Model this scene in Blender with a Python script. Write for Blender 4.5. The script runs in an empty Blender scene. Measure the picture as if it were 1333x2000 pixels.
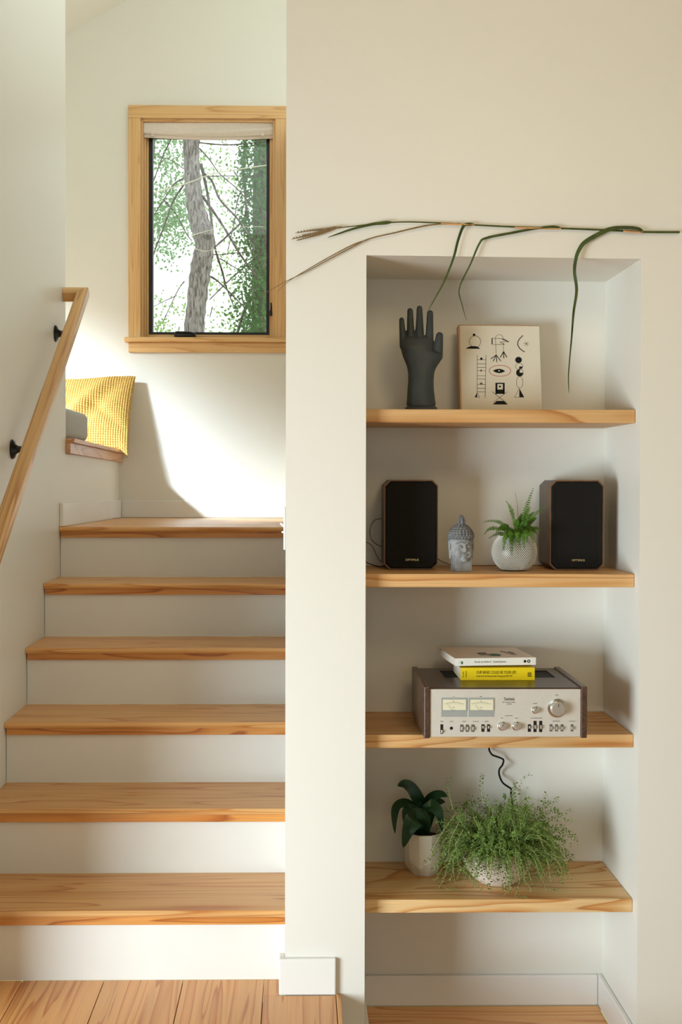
import bpy, bmesh, math, random
from mathutils import Vector, Matrix, Euler, noise as mnoise

R = math.radians
SC = bpy.context.scene
COL = SC.collection
rnd = random.Random(7)

# ------------------------------------------------------------------ camera, world, lights, exposure
# world axes: X right, Y away from the camera, Z up; the camera sits at the origin (about 1.5 m above the lower floor)
F_PX, YAW, PITCH, ROLL, PPX, PPY = 2270.0, .015, .0142, .002, 617.0, 970.0
fwd = Vector((math.sin(YAW)*math.cos(PITCH), math.cos(YAW)*math.cos(PITCH), -math.sin(PITCH)))
r0 = Vector((math.cos(YAW), -math.sin(YAW), 0)); u0 = r0.cross(fwd)
cr, sr = math.cos(ROLL), math.sin(ROLL)
CR = cr*r0 + sr*u0; CU = -sr*r0 + cr*u0
cam = bpy.data.cameras.new('camera'); camo = bpy.data.objects.new('camera', cam); COL.objects.link(camo)
cam.sensor_fit = 'AUTO'; cam.sensor_width = 36; cam.lens = F_PX/2000*36
cam.shift_x = (666.5-PPX)/2000; cam.shift_y = (PPY-1000)/2000
cam.clip_start = .05; cam.clip_end = 200
m = Matrix.Identity(4)
for i in range(3):
    m[i][0], m[i][1], m[i][2] = CR[i], CU[i], -fwd[i]
camo.matrix_world = m
SC.camera = camo

def P(x, y, Y):
    """point of the room seen at photo pixel x, y on the vertical plane at depth Y"""
    d = fwd + CR*((x-PPX)/F_PX) - CU*((y-PPY)/F_PX)
    return d*(Y/d.y)

w = bpy.data.worlds.new('sky'); SC.world = w; w.use_nodes = True
bg = w.node_tree.nodes['Background']
bg.inputs[0].default_value = (.93, 1.0, .95, 1); bg.inputs[1].default_value = 2.4
SC.view_settings.view_transform = 'Standard'; SC.view_settings.look = 'None'
SC.view_settings.gamma = 1; SC.view_settings.use_curve_mapping = False
SC.view_settings.exposure = -.46

def area(name, loc, aim, sx, sy, power, col, spread=180):
    l = bpy.data.lights.new(name, 'AREA'); l.shape = 'RECTANGLE'; l.size = sx; l.size_y = sy
    l.energy = power; l.color = col; l.spread = R(spread)
    o = bpy.data.objects.new(name, l); COL.objects.link(o); o.location = loc
    o.rotation_euler = (Vector(aim)-Vector(loc)).to_track_quat('-Z', 'Y').to_euler()
    return o
# daylight through the glazed door at the left of the front room, through the alcove window, and the warm ceiling lamp
area('door_daylight', (-2.5, .7, -.70), (.2, 3.3, -1.15), 1.4, 1.3, 84, (.76, .90, 1.0), 115)
area('alcove_window_daylight', (-3.05, 2.87, 2.30), (-.3, 5.85, .15), 1.1, .8, 340, (.70, .86, 1.0), 50)
area('ceiling_lamp_light', (.75, .8, 1.25), (.5, 2.9, .6), .5, .5, 10, (1.0, .78, .46), 170)

# ------------------------------------------------------------------ mesh helpers
def loc_of(o):
    v = Vector((0, 0, 0))
    while o: v = v + o.location; o = o.parent
    return v

class MB:
    def __init__(s): s.v = []; s.f = []
    def add(s, vs, fs):
        k = len(s.v); s.v += [tuple(p) for p in vs]; s.f += [tuple(i+k for i in f) for f in fs]; return s
    def box(s, x0, x1, y0, y1, z0, z1):
        return s.add([(x, y, z) for x in (x0, x1) for y in (y0, y1) for z in (z0, z1)],
                     [(0,1,3,2),(4,6,7,5),(0,4,5,1),(2,3,7,6),(0,2,6,4),(1,5,7,3)])
    def hexa(s, bottom, top):     # two quads, same winding
        return s.add(list(bottom)+list(top), [(3,2,1,0),(4,5,6,7),(0,1,5,4),(1,2,6,5),(2,3,7,6),(3,0,4,7)])
    def prism(s, pts, a, b, axis='y'):      # outline in the other two axes, from a to b along axis
        n = len(pts)
        def mk(p, t): return {'x': (t, p[0], p[1]), 'y': (p[0], t, p[1]), 'z': (p[0], p[1], t)}[axis]
        return s.add([mk(p, a) for p in pts]+[mk(p, b) for p in pts],
                     [tuple(range(n))[::-1], tuple(range(n, 2*n))]+[(i, (i+1) % n, (i+1) % n+n, i+n) for i in range(n)])
    def tube(s, pts, rad, seg=8, cap=True, flat=1.0):
        pts = [Vector(p) for p in pts]; n = len(pts)
        if not hasattr(rad, '__len__'): rad = [rad]*n
        vs = []; up = None
        for i in range(n):
            t = (pts[min(i+1, n-1)]-pts[max(i-1, 0)]).normalized()
            if up is None:
                up = Vector((0, 0, 1)) if abs(t.z) < .9 else Vector((1, 0, 0))
            a = (up - t*up.dot(t)).normalized(); b = t.cross(a); up = a
            for k in range(seg):
                q = 2*math.pi*k/seg
                vs.append(pts[i]+a*math.cos(q)*rad[i]+b*math.sin(q)*rad[i]*flat)
        fs = [(i*seg+k, i*seg+(k+1) % seg, (i+1)*seg+(k+1) % seg, (i+1)*seg+k) for i in range(n-1) for k in range(seg)]
        if cap: fs += [tuple(range(seg))[::-1], tuple(range((n-1)*seg, n*seg))]
        return s.add(vs, fs)
    def lathe(s, prof, c=(0, 0, 0), seg=32, axis='z', cap=True):
        c = Vector(c); vs = []
        for r, h in prof:
            for k in range(seg):
                q = 2*math.pi*k/seg; x, y = r*math.cos(q), r*math.sin(q)
                vs.append(c+Vector({'z': (x, y, h), 'y': (x, h, y), 'x': (h, x, y)}[axis]))
        n = len(prof)
        fs = [(i*seg+k, i*seg+(k+1) % seg, (i+1)*seg+(k+1) % seg, (i+1)*seg+k) for i in range(n-1) for k in range(seg)]
        if cap: fs += [tuple(range(seg))[::-1], tuple(range((n-1)*seg, n*seg))]
        return s.add(vs, fs)
    def ell(s, c, r, seg=20, rings=12, rot=None):
        c = Vector(c); vs = []
        for i in range(1, rings):
            t = math.pi*i/rings
            for k in range(seg):
                q = 2*math.pi*k/seg
                vs.append(Vector((r[0]*math.sin(t)*math.cos(q), r[1]*math.sin(t)*math.sin(q), r[2]*math.cos(t))))
        vs += [Vector((0, 0, r[2])), Vector((0, 0, -r[2]))]
        if rot: vs = [rot @ v for v in vs]
        vs = [c+v for v in vs]; n = rings-1
        fs = [(i*seg+k, i*seg+(k+1) % seg, (i+1)*seg+(k+1) % seg, (i+1)*seg+k)[::-1] for i in range(n-1) for k in range(seg)]
        fs += [(n*seg, k, (k+1) % seg) for k in range(seg)]
        fs += [(n*seg+1, (n-1)*seg+(k+1) % seg, (n-1)*seg+k) for k in range(seg)]
        return s.add(vs, fs)
    def capsule(s, a, b, ra, rb, flat=1.0):     # flat squashes depth (y)
        a, b = Vector(a), Vector(b); vs = []; n = 9
        for p, r in [(a, ra), (b, rb)]:
            s.ell(p, (r, r*flat, r), 16, 10)
        d = (b-a); L = d.length; d.normalize()
        h = d.cross(Vector((0, 1, 0))).normalized(); y = Vector((0, 1, 0))
        q = [[p + h*math.cos(2*math.pi*k/16)*r + y*math.sin(2*math.pi*k/16)*r*flat for k in range(16)] for p, r in [(a, ra), (b, rb)]]
        return s.add(q[0]+q[1], [(k, (k+1) % 16, (k+1) % 16+16, k+16) for k in range(16)]+[tuple(range(16))[::-1], tuple(range(16, 32))])
    def ribbon(s, pts, widths, normals, thick=.0006, fold=0.0):
        """solid leaf blade: pts centre line, half widths, normals; fold lifts the edges (keel)"""
        n = len(pts); vs = []
        for i in range(n):
            t = (Vector(pts[min(i+1, n-1)])-Vector(pts[max(i-1, 0)])).normalized()
            nn = Vector(normals[i]); nn = (nn - t*nn.dot(t)).normalized(); b = t.cross(nn); c = Vector(pts[i]); wd = widths[i]
            e = nn*wd*fold
            vs += [c-b*wd+e, c, c+b*wd+e, c+b*wd+e-nn*thick, c-nn*thick, c-b*wd+e-nn*thick]
        fs = []
        for i in range(n-1):
            a, d = i*6, (i+1)*6
            fs += [(a+k, a+(k+1) % 6, d+(k+1) % 6, d+k) for k in range(6)]
        fs += [(5,4,1,0),(4,3,2,1)]; a = (n-1)*6
        fs += [(a,a+1,a+4,a+5),(a+1,a+2,a+3,a+4)]
        return s.add(vs, fs)
    def build(s, name, mat, parent=None, smooth=False, bevel=0, seg=2, world=True, loc=None, angle=40):
        me = bpy.data.meshes.new(name)
        off = loc_of(parent) if (parent and world) else Vector((0, 0, 0))
        if loc is not None and world: off = Vector(loc)
        me.from_pydata([tuple(Vector(v)-off) for v in s.v], [], s.f)
        bm = bmesh.new(); bm.from_mesh(me)
        bmesh.ops.recalc_face_normals(bm, faces=bm.faces)
        if bevel:
            es = [e for e in bm.edges if len(e.link_faces) == 2 and e.calc_face_angle(0) > R(30)]
            bmesh.ops.bevel(bm, geom=es, offset=bevel, segments=seg, profile=.5, affect='EDGES', clamp_overlap=True)
        if smooth:
            for f in bm.faces: f.smooth = True
            for e in bm.edges:
                if len(e.link_faces) == 2 and e.calc_face_angle(0) > R(angle): e.smooth = False
        bm.to_mesh(me); bm.free()
        me.materials.append(mat)
        o = bpy.data.objects.new(name, me); COL.objects.link(o)
        if parent: o.parent = parent
        elif loc is not None: o.location = loc
        return o

def tag(o, label=None, cat=None, group=None, kind=None):
    for k, v in (('label', label), ('category', cat), ('group', group), ('kind', kind)):
        if v: o[k] = v
    return o
def thing(name, loc, label, cat, group=None, rz=0, kind=None):
    o = bpy.data.objects.new(name, None); COL.objects.link(o); o.location = loc; o.rotation_euler.z = rz
    o.empty_display_size = .05
    return tag(o, label, cat, group, kind)

def remesh(o, voxel, smooth=4, factor=.5):
    md = o.modifiers.new('r', 'REMESH'); md.mode = 'VOXEL'; md.voxel_size = voxel; md.use_smooth_shade = True
    if smooth:
        sm = o.modifiers.new('s', 'SMOOTH'); sm.iterations = smooth; sm.factor = factor
    dg = bpy.context.evaluated_depsgraph_get(); dg.update()
    me = bpy.data.meshes.new_from_object(o.evaluated_get(dg))
    o.modifiers.clear(); old = o.data; o.data = me
    if not me.materials: me.materials.append(old.materials[0])
    for p in me.polygons: p.use_smooth = True
    return o

def text_mesh(s, size, extrude=.0002, align='LEFT', sx=1.0):
    c = bpy.data.curves.new('lettering', 'FONT'); c.body = s; c.size = size; c.extrude = extrude
    c.align_x = align; c.resolution_u = 3
    o = bpy.data.objects.new('lettering', c); COL.objects.link(o)
    dg = bpy.context.evaluated_depsgraph_get(); dg.update()
    me = bpy.data.meshes.new_from_object(o.evaluated_get(dg))
    bpy.data.objects.remove(o); bpy.data.curves.remove(c)
    for v in me.vertices: v.co.x *= sx
    return me
def text(s, size, origin, right, up, mat, parent, align='LEFT', sx=1.0, name='lettering', world=True, bold=0):
    me = text_mesh(s, size, align=align, sx=sx)
    right, up = Vector(right).normalized(), Vector(up).normalized(); nn = right.cross(up)
    off = Vector(origin) - (loc_of(parent) if world else Vector((0, 0, 0)))
    for v in me.vertices:
        v.co = off + right*v.co.x + up*v.co.y + nn*v.co.z
    me.materials.clear(); me.materials.append(mat)
    o = bpy.data.objects.new(name, me); COL.objects.link(o); o.parent = parent
    return o

# ------------------------------------------------------------------ materials
def srgb(r, g, b):
    f = lambda c: (c/255/12.92) if c <= 10 else ((c/255+.055)/1.055)**2.4
    return (f(r), f(g), f(b), 1)
def new_mat(name):
    mt = bpy.data.materials.new(name); mt.use_nodes = True
    nt = mt.node_tree; return mt, nt, nt.nodes['Principled BSDF']
def N(nt, t, **k):
    n = nt.nodes.new(t)
    for a, b in k.items(): setattr(n, a, b)
    return n
def ramp(nt, stops):
    r = N(nt, 'ShaderNodeValToRGB'); e = r.color_ramp.elements
    while len(e) < len(stops): e.new(.5)
    for el, (p, c) in zip(e, stops): el.position = p; el.color = c
    return r
def plain(name, col, rough=.5, metal=0, spec=.5, noise=0, nscale=20, bump=0, bscale=200, coat=0):
    mt, nt, b = new_mat(name)
    b.inputs['Base Color'].default_value = col; b.inputs['Roughness'].default_value = rough
    b.inputs['Metallic'].default_value = metal; b.inputs['Specular IOR Level'].default_value = spec
    b.inputs['Coat Weight'].default_value = coat
    tc = N(nt, 'ShaderNodeTexCoord')
    if noise:
        n = N(nt, 'ShaderNodeTexNoise'); n.inputs['Scale'].default_value = nscale; n.inputs['Detail'].default_value = 4
        nt.links.new(tc.outputs['Object'], n.inputs['Vector'])
        lo = [c*(1-noise) for c in col[:3]]+[1]; hi = [min(1, c*(1+noise)) for c in col[:3]]+[1]
        r = ramp(nt, [(.3, lo), (.7, hi)]); nt.links.new(n.outputs[0], r.inputs[0]); nt.links.new(r.outputs[0], b.inputs['Base Color'])
    if bump:
        n = N(nt, 'ShaderNodeTexNoise'); n.inputs['Scale'].default_value = bscale; n.inputs['Detail'].default_value = 3
        nt.links.new(tc.outputs['Object'], n.inputs['Vector'])
        bp = N(nt, 'ShaderNodeBump'); bp.inputs['Strength'].default_value = bump; bp.inputs['Distance'].default_value = .002
        nt.links.new(n.outputs[0], bp.inputs['Height']); nt.links.new(bp.outputs[0], b.inputs['Normal'])
    return mt
def wood(name, light, mid, dark, axis='x', along=.9, across=7, rings=16, rough=.38, vary=.12, distort=.35, fine=.25, coat=.15):
    mt, nt, b = new_mat(name); L = nt.links.new
    tc = N(nt, 'ShaderNodeTexCoord'); oi = N(nt, 'ShaderNodeObjectInfo')
    sc = N(nt, 'ShaderNodeMath', operation='MULTIPLY'); sc.inputs[1].default_value = 53.7
    L(oi.outputs['Random'], sc.inputs[0])
    ad = N(nt, 'ShaderNodeVectorMath', operation='ADD'); L(tc.outputs['Object'], ad.inputs[0]); L(sc.outputs[0], ad.inputs[1])
    def mapped(a, c):
        mp = N(nt, 'ShaderNodeVectorMath', operation='MULTIPLY')
        mp.inputs[1].default_value = {'x': (a, c, c), 'y': (c, a, c), 'z': (c, c, a)}[axis]
        L(ad.outputs[0], mp.inputs[0]); return mp
    n1 = N(nt, 'ShaderNodeTexNoise'); n1.inputs['Scale'].default_value = 1; n1.inputs['Detail'].default_value = 1.5
    n1.inputs['Roughness'].default_value = .4; n1.inputs['Distortion'].default_value = distort
    L(mapped(along, across).outputs[0], n1.inputs['Vector'])
    mu = N(nt, 'ShaderNodeMath', operation='MULTIPLY'); mu.inputs[1].default_value = rings; L(n1.outputs[0], mu.inputs[0])
    fr = N(nt, 'ShaderNodeMath', operation='FRACT'); L(mu.outputs[0], fr.inputs[0])
    r1 = ramp(nt, [(0, light), (.45, light), (.80, mid), (.93, dark), (1.0, light)]); L(fr.outputs[0], r1.inputs[0])
    n2 = N(nt, 'ShaderNodeTexNoise'); n2.inputs['Scale'].default_value = 1; n2.inputs['Detail'].default_value = 4
    L(mapped(along*4, across*26).outputs[0], n2.inputs['Vector'])
    r2 = ramp(nt, [(.3, (1-fine, 1-fine, 1-fine, 1)), (.65, (1, 1, 1, 1))]); L(n2.outputs[0], r2.inputs[0])
    mx = N(nt, 'ShaderNodeMix', data_type='RGBA', blend_type='MULTIPLY'); mx.inputs[0].default_value = 1
    L(r1.outputs[0], mx.inputs[6]); L(r2.outputs[0], mx.inputs[7])
    n3 = N(nt, 'ShaderNodeTexNoise'); n3.inputs['Scale'].default_value = 1; n3.inputs['Detail'].default_value = 2
    L(mapped(along*.8, across*.5).outputs[0], n3.inputs['Vector'])
    md = N(nt, 'ShaderNodeMath', operation='ADD'); L(n3.outputs[0], md.inputs[0]); L(oi.outputs['Random'], md.inputs[1])
    mr = N(nt, 'ShaderNodeMapRange'); mr.inputs[1].default_value = .2; mr.inputs[2].default_value = 1.6
    mr.inputs[3].default_value = 1-vary; mr.inputs[4].default_value = 1+vary; L(md.outputs[0], mr.inputs[0])
    hs = N(nt, 'ShaderNodeHueSaturation'); L(mr.outputs[0], hs.inputs['Value']); L(mx.outputs[2], hs.inputs['Color'])
    L(hs.outputs[0], b.inputs['Base Color'])
    b.inputs['Roughness'].default_value = rough; b.inputs['Coat Weight'].default_value = coat; b.inputs['Coat Roughness'].default_value = .25
    bp = N(nt, 'ShaderNodeBump'); bp.inputs['Strength'].default_value = .12; bp.inputs['Distance'].default_value = .001
    L(n2.outputs[0], bp.inputs['Height']); L(bp.outputs[0], b.inputs['Normal'])
    return mt
def leafy(name, col, trans=.35, rough=.45, var=.25):
    mt, nt, b = new_mat(name); L = nt.links.new
    tc = N(nt, 'ShaderNodeTexCoord'); n = N(nt, 'ShaderNodeTexNoise'); n.inputs['Scale'].default_value = 35
    L(tc.outputs['Object'], n.inputs['Vector'])
    lo = [c*(1-var) for c in col[:3]]+[1]; hi = [min(1, c*(1+var)) for c in col[:3]]+[1]
    r = ramp(nt, [(.35, lo), (.65, hi)]); L(n.outputs[0], r.inputs[0]); L(r.outputs[0], b.inputs['Base Color'])
    b.inputs['Roughness'].default_value = rough; b.inputs['Specular IOR Level'].default_value = .35
    if trans:
        tr = N(nt, 'ShaderNodeBsdfTranslucent'); L(r.outputs[0], tr.inputs[0])
        mx = N(nt, 'ShaderNodeMixShader'); mx.inputs[0].default_value = trans
        L(b.outputs[0], mx.inputs[1]); L(tr.outputs[0], mx.inputs[2])
        L(mx.outputs[0], nt.nodes['Material Output'].inputs[0])
    return mt

M = {}
M['paint'] = plain('wall_paint', (.80, .772, .69, 1), .42, spec=.35, noise=.012, nscale=1.5, bump=.04, bscale=160)
M['trimpaint'] = plain('trim_paint', (.82, .80, .755, 1), .32, spec=.4, noise=.01, nscale=6)
M['riser'] = plain('riser_paint', (.80, .78, .72, 1), .35, spec=.4, noise=.015, nscale=5)
FL, FM, FD = srgb(232, 176, 110), srgb(222, 158, 90), srgb(202, 126, 64)
M['fir_x'] = wood('oiled_fir_along_x', FL, FM, FD, 'x', along=.75, across=13, rings=9, fine=.2)
M['fir_y'] = wood('oiled_fir_along_y', srgb(228, 168, 104), srgb(214, 146, 84), srgb(192, 116, 60), 'y', along=.9, across=20, rings=6, vary=.28, fine=.2, distort=.6)
M['fir_trim'] = wood('oiled_fir_trim', srgb(220, 152, 78), srgb(204, 128, 58), srgb(168, 92, 36), 'x', along=1.3, across=14, rings=8)
M['shelf'] = wood('shelf_fir', srgb(222, 176, 118), srgb(208, 154, 92), srgb(184, 122, 66), 'x', along=.8, across=10, rings=13, fine=.18, rough=.5, coat=.05)
M['pine_x'] = wood('clear_pine_along_x', srgb(228, 184, 124), srgb(221, 174, 113), srgb(207, 153, 92), 'x', along=.8, across=14, rings=9, fine=.12, vary=.05)
M['pine_z'] = wood('clear_pine_along_z', srgb(228, 184, 124), srgb(222, 176, 115), srgb(210, 158, 97), 'z', along=.5, across=16, rings=9, fine=.12, vary=.05)
M['rail'] = wood('handrail_fir', srgb(222, 172, 108), srgb(206, 150, 84), srgb(178, 116, 58), 'y', along=.5, across=16, rings=11, fine=.15, vary=.05)
M['bench'] = wood('bench_fir', srgb(222, 168, 122), srgb(206, 146, 98), srgb(184, 118, 72), 'y', along=1.0, across=9, rings=10, vary=.05)
M['walnut'] = wood('walnut_veneer', srgb(88, 62, 46), srgb(72, 50, 37), srgb(54, 37, 28), 'y', along=2.5, across=24, rings=10, rough=.35, fine=.3)
M['walnut_x'] = wood('walnut_veneer_along_x', srgb(70, 47, 34), srgb(58, 38, 28), srgb(42, 28, 21), 'x', along=2.5, across=30, rings=10, rough=.3, fine=.35, coat=.1)
M['veneer'] = wood('speaker_veneer', srgb(94, 72, 54), srgb(78, 58, 43), srgb(60, 44, 33), 'z', along=2.5, across=22, rings=10, rough=.45, fine=.3)
M['copper'] = plain('copper_edge', srgb(120, 84, 56), .45, noise=.2, nscale=60)
M['cloth'] = plain('speaker_cloth', srgb(27, 25, 22), .9, spec=.2, noise=.2, nscale=400, bump=.3, bscale=900)
M['black'] = plain('black_plastic', srgb(22, 22, 23), .4)
M['blackmetal'] = plain('black_metal', srgb(26, 27, 28), .3, metal=.3)
M['gold'] = plain('gold_lettering', srgb(226, 206, 150), .35, metal=.4)
M['ink'] = plain('black_ink', srgb(28, 27, 26), .8, spec=.2)
M['redink'] = plain('red_ink', srgb(196, 70, 52), .8, spec=.2)
M['paper'] = plain('aged_paper', srgb(226, 216, 196), .8, spec=.2, noise=.03, nscale=12)
M['board_edge'] = wood('board_edge_wood', srgb(196, 148, 92), srgb(180, 130, 76), srgb(150, 102, 56), 'z', across=20)
M['mould'] = plain('dark_hand_mould', srgb(47, 54, 54), .5, noise=.15, nscale=30, bump=.08, bscale=60)
M['silver'] = plain('brushed_aluminium', srgb(216, 211, 200), .42, metal=.25, noise=.02, nscale=80)
M['chrome'] = plain('chrome', srgb(205, 203, 198), .16, metal=1)
M['knob'] = plain('satin_knob', srgb(206, 203, 194), .3, metal=.7)
M['meter'] = plain('meter_face', srgb(226, 220, 190), .5, noise=.02)
M['meterlow'] = plain('meter_lower', srgb(166, 170, 166), .4, metal=.2)
M['greytext'] = plain('grey_print', srgb(90, 88, 84), .7)
M['terracotta'] = plain('soil', srgb(48, 36, 28), .95, noise=.4, nscale=90, bump=.8, bscale=120)
M['potwhite'] = plain('cream_ceramic', srgb(222, 216, 202), .42, noise=.03, nscale=15)
M['bowl'] = plain('stoneware_bowl', srgb(220, 205, 190), .55, noise=.05, nscale=25)
M['potgrey'] = plain('grey_glaze', srgb(98, 90, 78), .4, noise=.1, nscale=30)
M['dots'] = plain('white_glaze', srgb(226, 222, 210), .3)
M['fern'] = leafy('fern_green', srgb(88, 128, 42), .3)
M['fernstem'] = plain('fern_stem', srgb(84, 96, 40), .6)
M['drac'] = leafy('dark_leaf', srgb(32, 66, 40), .1, .32)
M['thyme'] = leafy('thyme_leaf', srgb(122, 152, 74), .42, .5, .3)
M['thymestem'] = plain('thyme_stem', srgb(186, 192, 122), .6, noise=.2, nscale=30)
M['grass'] = leafy('grass_blade', srgb(70, 84, 36), .15, .5)
M['grasspale'] = plain('grass_sheath', srgb(214, 160, 104), .6)
M['grassdry'] = plain('dry_grass', srgb(128, 104, 66), .7, noise=.2, nscale=80)
M['stone'] = plain('carved_stone', srgb(146, 146, 144), .75, noise=.22, nscale=55, bump=.2, bscale=150)
M['stonehair'] = plain('carved_stone_dark', srgb(112, 112, 112), .8, noise=.35, nscale=70, bump=.3, bscale=160)
M['mustard'] = plain('mustard_waffle', srgb(196, 158, 88), .9, spec=.15, noise=.06, nscale=60)
M['greycloth'] = plain('grey_linen', srgb(186, 186, 182), .9, spec=.15, noise=.06, nscale=300, bump=.15, bscale=500)
M['shade'] = plain('shade_linen', srgb(226, 214, 200), .9, spec=.1, noise=.03, nscale=60)
M['yellow'] = plain('yellow_cover', srgb(248, 216, 20), .35, noise=.02)
M['white'] = plain('white_cover', srgb(238, 234, 222), .4, noise=.015)
M['cream'] = plain('cream_cover', srgb(222, 206, 188), .4, noise=.03, nscale=8)
M['pages'] = plain('page_block', srgb(222, 208, 190), .85, noise=.06, nscale=200)
M['green'] = plain('green_print', srgb(46, 98, 62), .6)
M['tan_wire'] = plain('tan_wire', srgb(132, 104, 70), .5)
M['grey_wire'] = plain('taupe_wire', srgb(96, 86, 76), .5)
M['plasticwhite'] = plain('white_plastic', srgb(236, 236, 232), .4)

def bark(name, a, b_, scale):
    mt, nt, b = new_mat(name); L = nt.links.new
    tc = N(nt, 'ShaderNodeTexCoord'); mp = N(nt, 'ShaderNodeVectorMath', operation='MULTIPLY'); mp.inputs[1].default_value = (1, 1, .22)
    L(tc.outputs['Object'], mp.inputs[0])
    n = N(nt, 'ShaderNodeTexNoise'); n.inputs['Scale'].default_value = scale; n.inputs['Detail'].default_value = 6; n.inputs['Distortion'].default_value = .8
    L(mp.outputs[0], n.inputs['Vector'])
    r = ramp(nt, [(.35, a), (.62, b_)]); L(n.outputs[0], r.inputs[0]); L(r.outputs[0], b.inputs['Base Color'])
    b.inputs['Roughness'].default_value = .9
    bp = N(nt, 'ShaderNodeBump'); bp.inputs['Strength'].default_value = .7; bp.inputs['Distance'].default_value = .02
    L(n.outputs[0], bp.inputs['Height']); L(bp.outputs[0], b.inputs['Normal'])
    return mt
M['bark'] = bark('grey_bark', srgb(88, 80, 80), srgb(168, 158, 157), 62)
M['bark2'] = bark('brown_bark', srgb(66, 58, 56), srgb(124, 112, 106), 40)
M['palebranch'] = plain('pale_branch', srgb(208, 200, 176), .8, noise=.1, nscale=20)
M['tleaf'] = leafy('tree_leaf', srgb(158, 190, 122), .55, .5)
M['tleaf2'] = leafy('tree_leaf_bluish', srgb(142, 174, 132), .5, .5)
M['ivy'] = leafy('ivy_leaf', srgb(92, 126, 80), .35, .4)
M['ground'] = plain('garden_ground', srgb(150, 156, 116), .95, noise=.3, nscale=3)
g, nt, b = new_mat('window_glass')
gl = N(nt, 'ShaderNodeBsdfGlossy'); gl.inputs['Roughness'].default_value = .02; tr = N(nt, 'ShaderNodeBsdfTransparent')
tr.inputs[0].default_value = (.97, .985, .98, 1)
fn = N(nt, 'ShaderNodeFresnel'); fn.inputs[0].default_value = 1.45; mx = N(nt, 'ShaderNodeMixShader')
nt.links.new(fn.outputs[0], mx.inputs[0]); nt.links.new(tr.outputs[0], mx.inputs[1]); nt.links.new(gl.outputs[0], mx.inputs[2])
nt.links.new(mx.outputs[0], nt.nodes['Material Output'].inputs[0]); M['glass'] = g

def struct(o): o['kind'] = 'structure'; return o

# ------------------------------------------------------------------ measures
XL, XP = -.90, -.032              # stair side planes: left wall, partition
YW, YN, YB = 2.955, 3.30, 5.85     # front wall face, niche back, landing back wall
NX0, NX1 = .172, .873             # niche sides
ZF, ZP, ZL = -1.4985, -1.312, -.178   # lower floor, platform, landing
STEPS = [(3.013, -1.123), (3.287, -.934), (3.56, -.745), (3.833, -.556), (4.106, -.367), (4.38, -.178)]

# ------------------------------------------------------------------ room shell
# wall_front : the wall with the niche (pier, head, right side, niche back)
mb = MB()
mb.box(XP, NX0, YW, YB+.1, ZF-.02, 1.75)
mb.hexa([(NX0, YW, .571), (NX1, YW, .565), (NX1, 3.45, .565), (NX0, 3.45, .571)], [(NX0, YW, 1.75), (NX1, YW, 1.75), (NX1, 3.45, 1.75), (NX0, 3.45, 1.75)])
mb.box(NX1, 2.3, YW, 3.45, ZF-.02, 1.75)
mb.box(NX0, NX1, YN, 3.45, ZF-.02, .575)
struct(mb.build('wall_front', M['paint']))
# wall_left beside the stairs
mb = MB(); mb.box(-1.02, XL, 2.67, 4.51, ZF-.02, 2.7)
struct(mb.build('wall_left', M['paint']))
# wall_back of the landing with the window opening
WX0, WX1, WZ0, WZ1 = -.791, -.1186, .700, 1.804
mb = MB()
for b_ in ((-2.4, WX0, -.4, 2.9), (WX1, XP, -.4, 2.9), (WX0, WX1, -.4, WZ0), (WX0, WX1, WZ1, 2.9)):
    mb.box(b_[0], b_[1], YB, YB+.16, b_[2], b_[3])
struct(mb.build('wall_back', M['paint']))
# sloped ceiling over stairs and alcove, flat ceiling over the front room
mb = MB(); zc = lambda x: 2.21+.59*(x+1.173)
mb.hexa([(-2.4, 3.1, zc(-2.4)), (.3, 3.1, zc(.3)), (.3, 6.0, zc(.3)), (-2.4, 6.0, zc(-2.4))],
        [(-2.4, 3.1, zc(-2.4)+.1), (.3, 3.1, zc(.3)+.1), (.3, 6.0, zc(.3)+.1), (-2.4, 6.0, zc(-2.4)+.1)])
struct(mb.build('ceiling', M['paint']))
mb = MB(); mb.box(-2.7, 2.4, -2.7, 3.1, 1.75, 1.85)
struct(mb.build('ceiling.001', M['paint']))
# front room behind and beside the camera: right wall, left wall with a glazed door opening, rear wall with a wide window
mb = MB(); mb.box(2.3, 2.4, -2.7, 3.45, ZF-.02, 1.75); struct(mb.build('wall_right', M['paint']))
mb = MB()
for b_ in ((1.7, 2.67, ZF, 1.75), (-2.7, -.6, ZF, 1.75), (-.6, 1.7, .55, 1.75)): mb.box(-2.7, -2.6, *b_)
mb.box(-2.7, -1.02, 2.67, 2.77, ZF, 1.75)
struct(mb.build('wall_left_front', M['paint']))
mb = MB()
for b_ in ((-2.6, -.7, ZF, 1.75), (1.1, 2.3, ZF, 1.75), (-.7, 1.1, ZF, -.7), (-.7, 1.1, .9, 1.75)): mb.box(b_[0], b_[1], -2.7, -2.6, b_[2], b_[3])
struct(mb.build('wall_rear', M['paint']))
# alcove walls behind the bench
mb = MB()
for b_ in ((3.1, 3.7, -.4, 1.75), (5.3, 6.0, -.4, 1.75), (3.7, 5.3, -.4, .25), (3.7, 5.3, 1.68, 1.75)): mb.box(-2.0, -1.9, *b_)
struct(mb.build('wall_alcove', M['paint']))
mb = MB(); mb.box(-1.9, -1.02, 3.1, 3.2, -.4, 2.3); struct(mb.build('wall_alcove_front', M['paint']))
mb = MB(); mb.box(-1.0, XL, 4.51, YB, -.35, .10); struct(mb.build('wall_bench', M['paint']))

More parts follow.
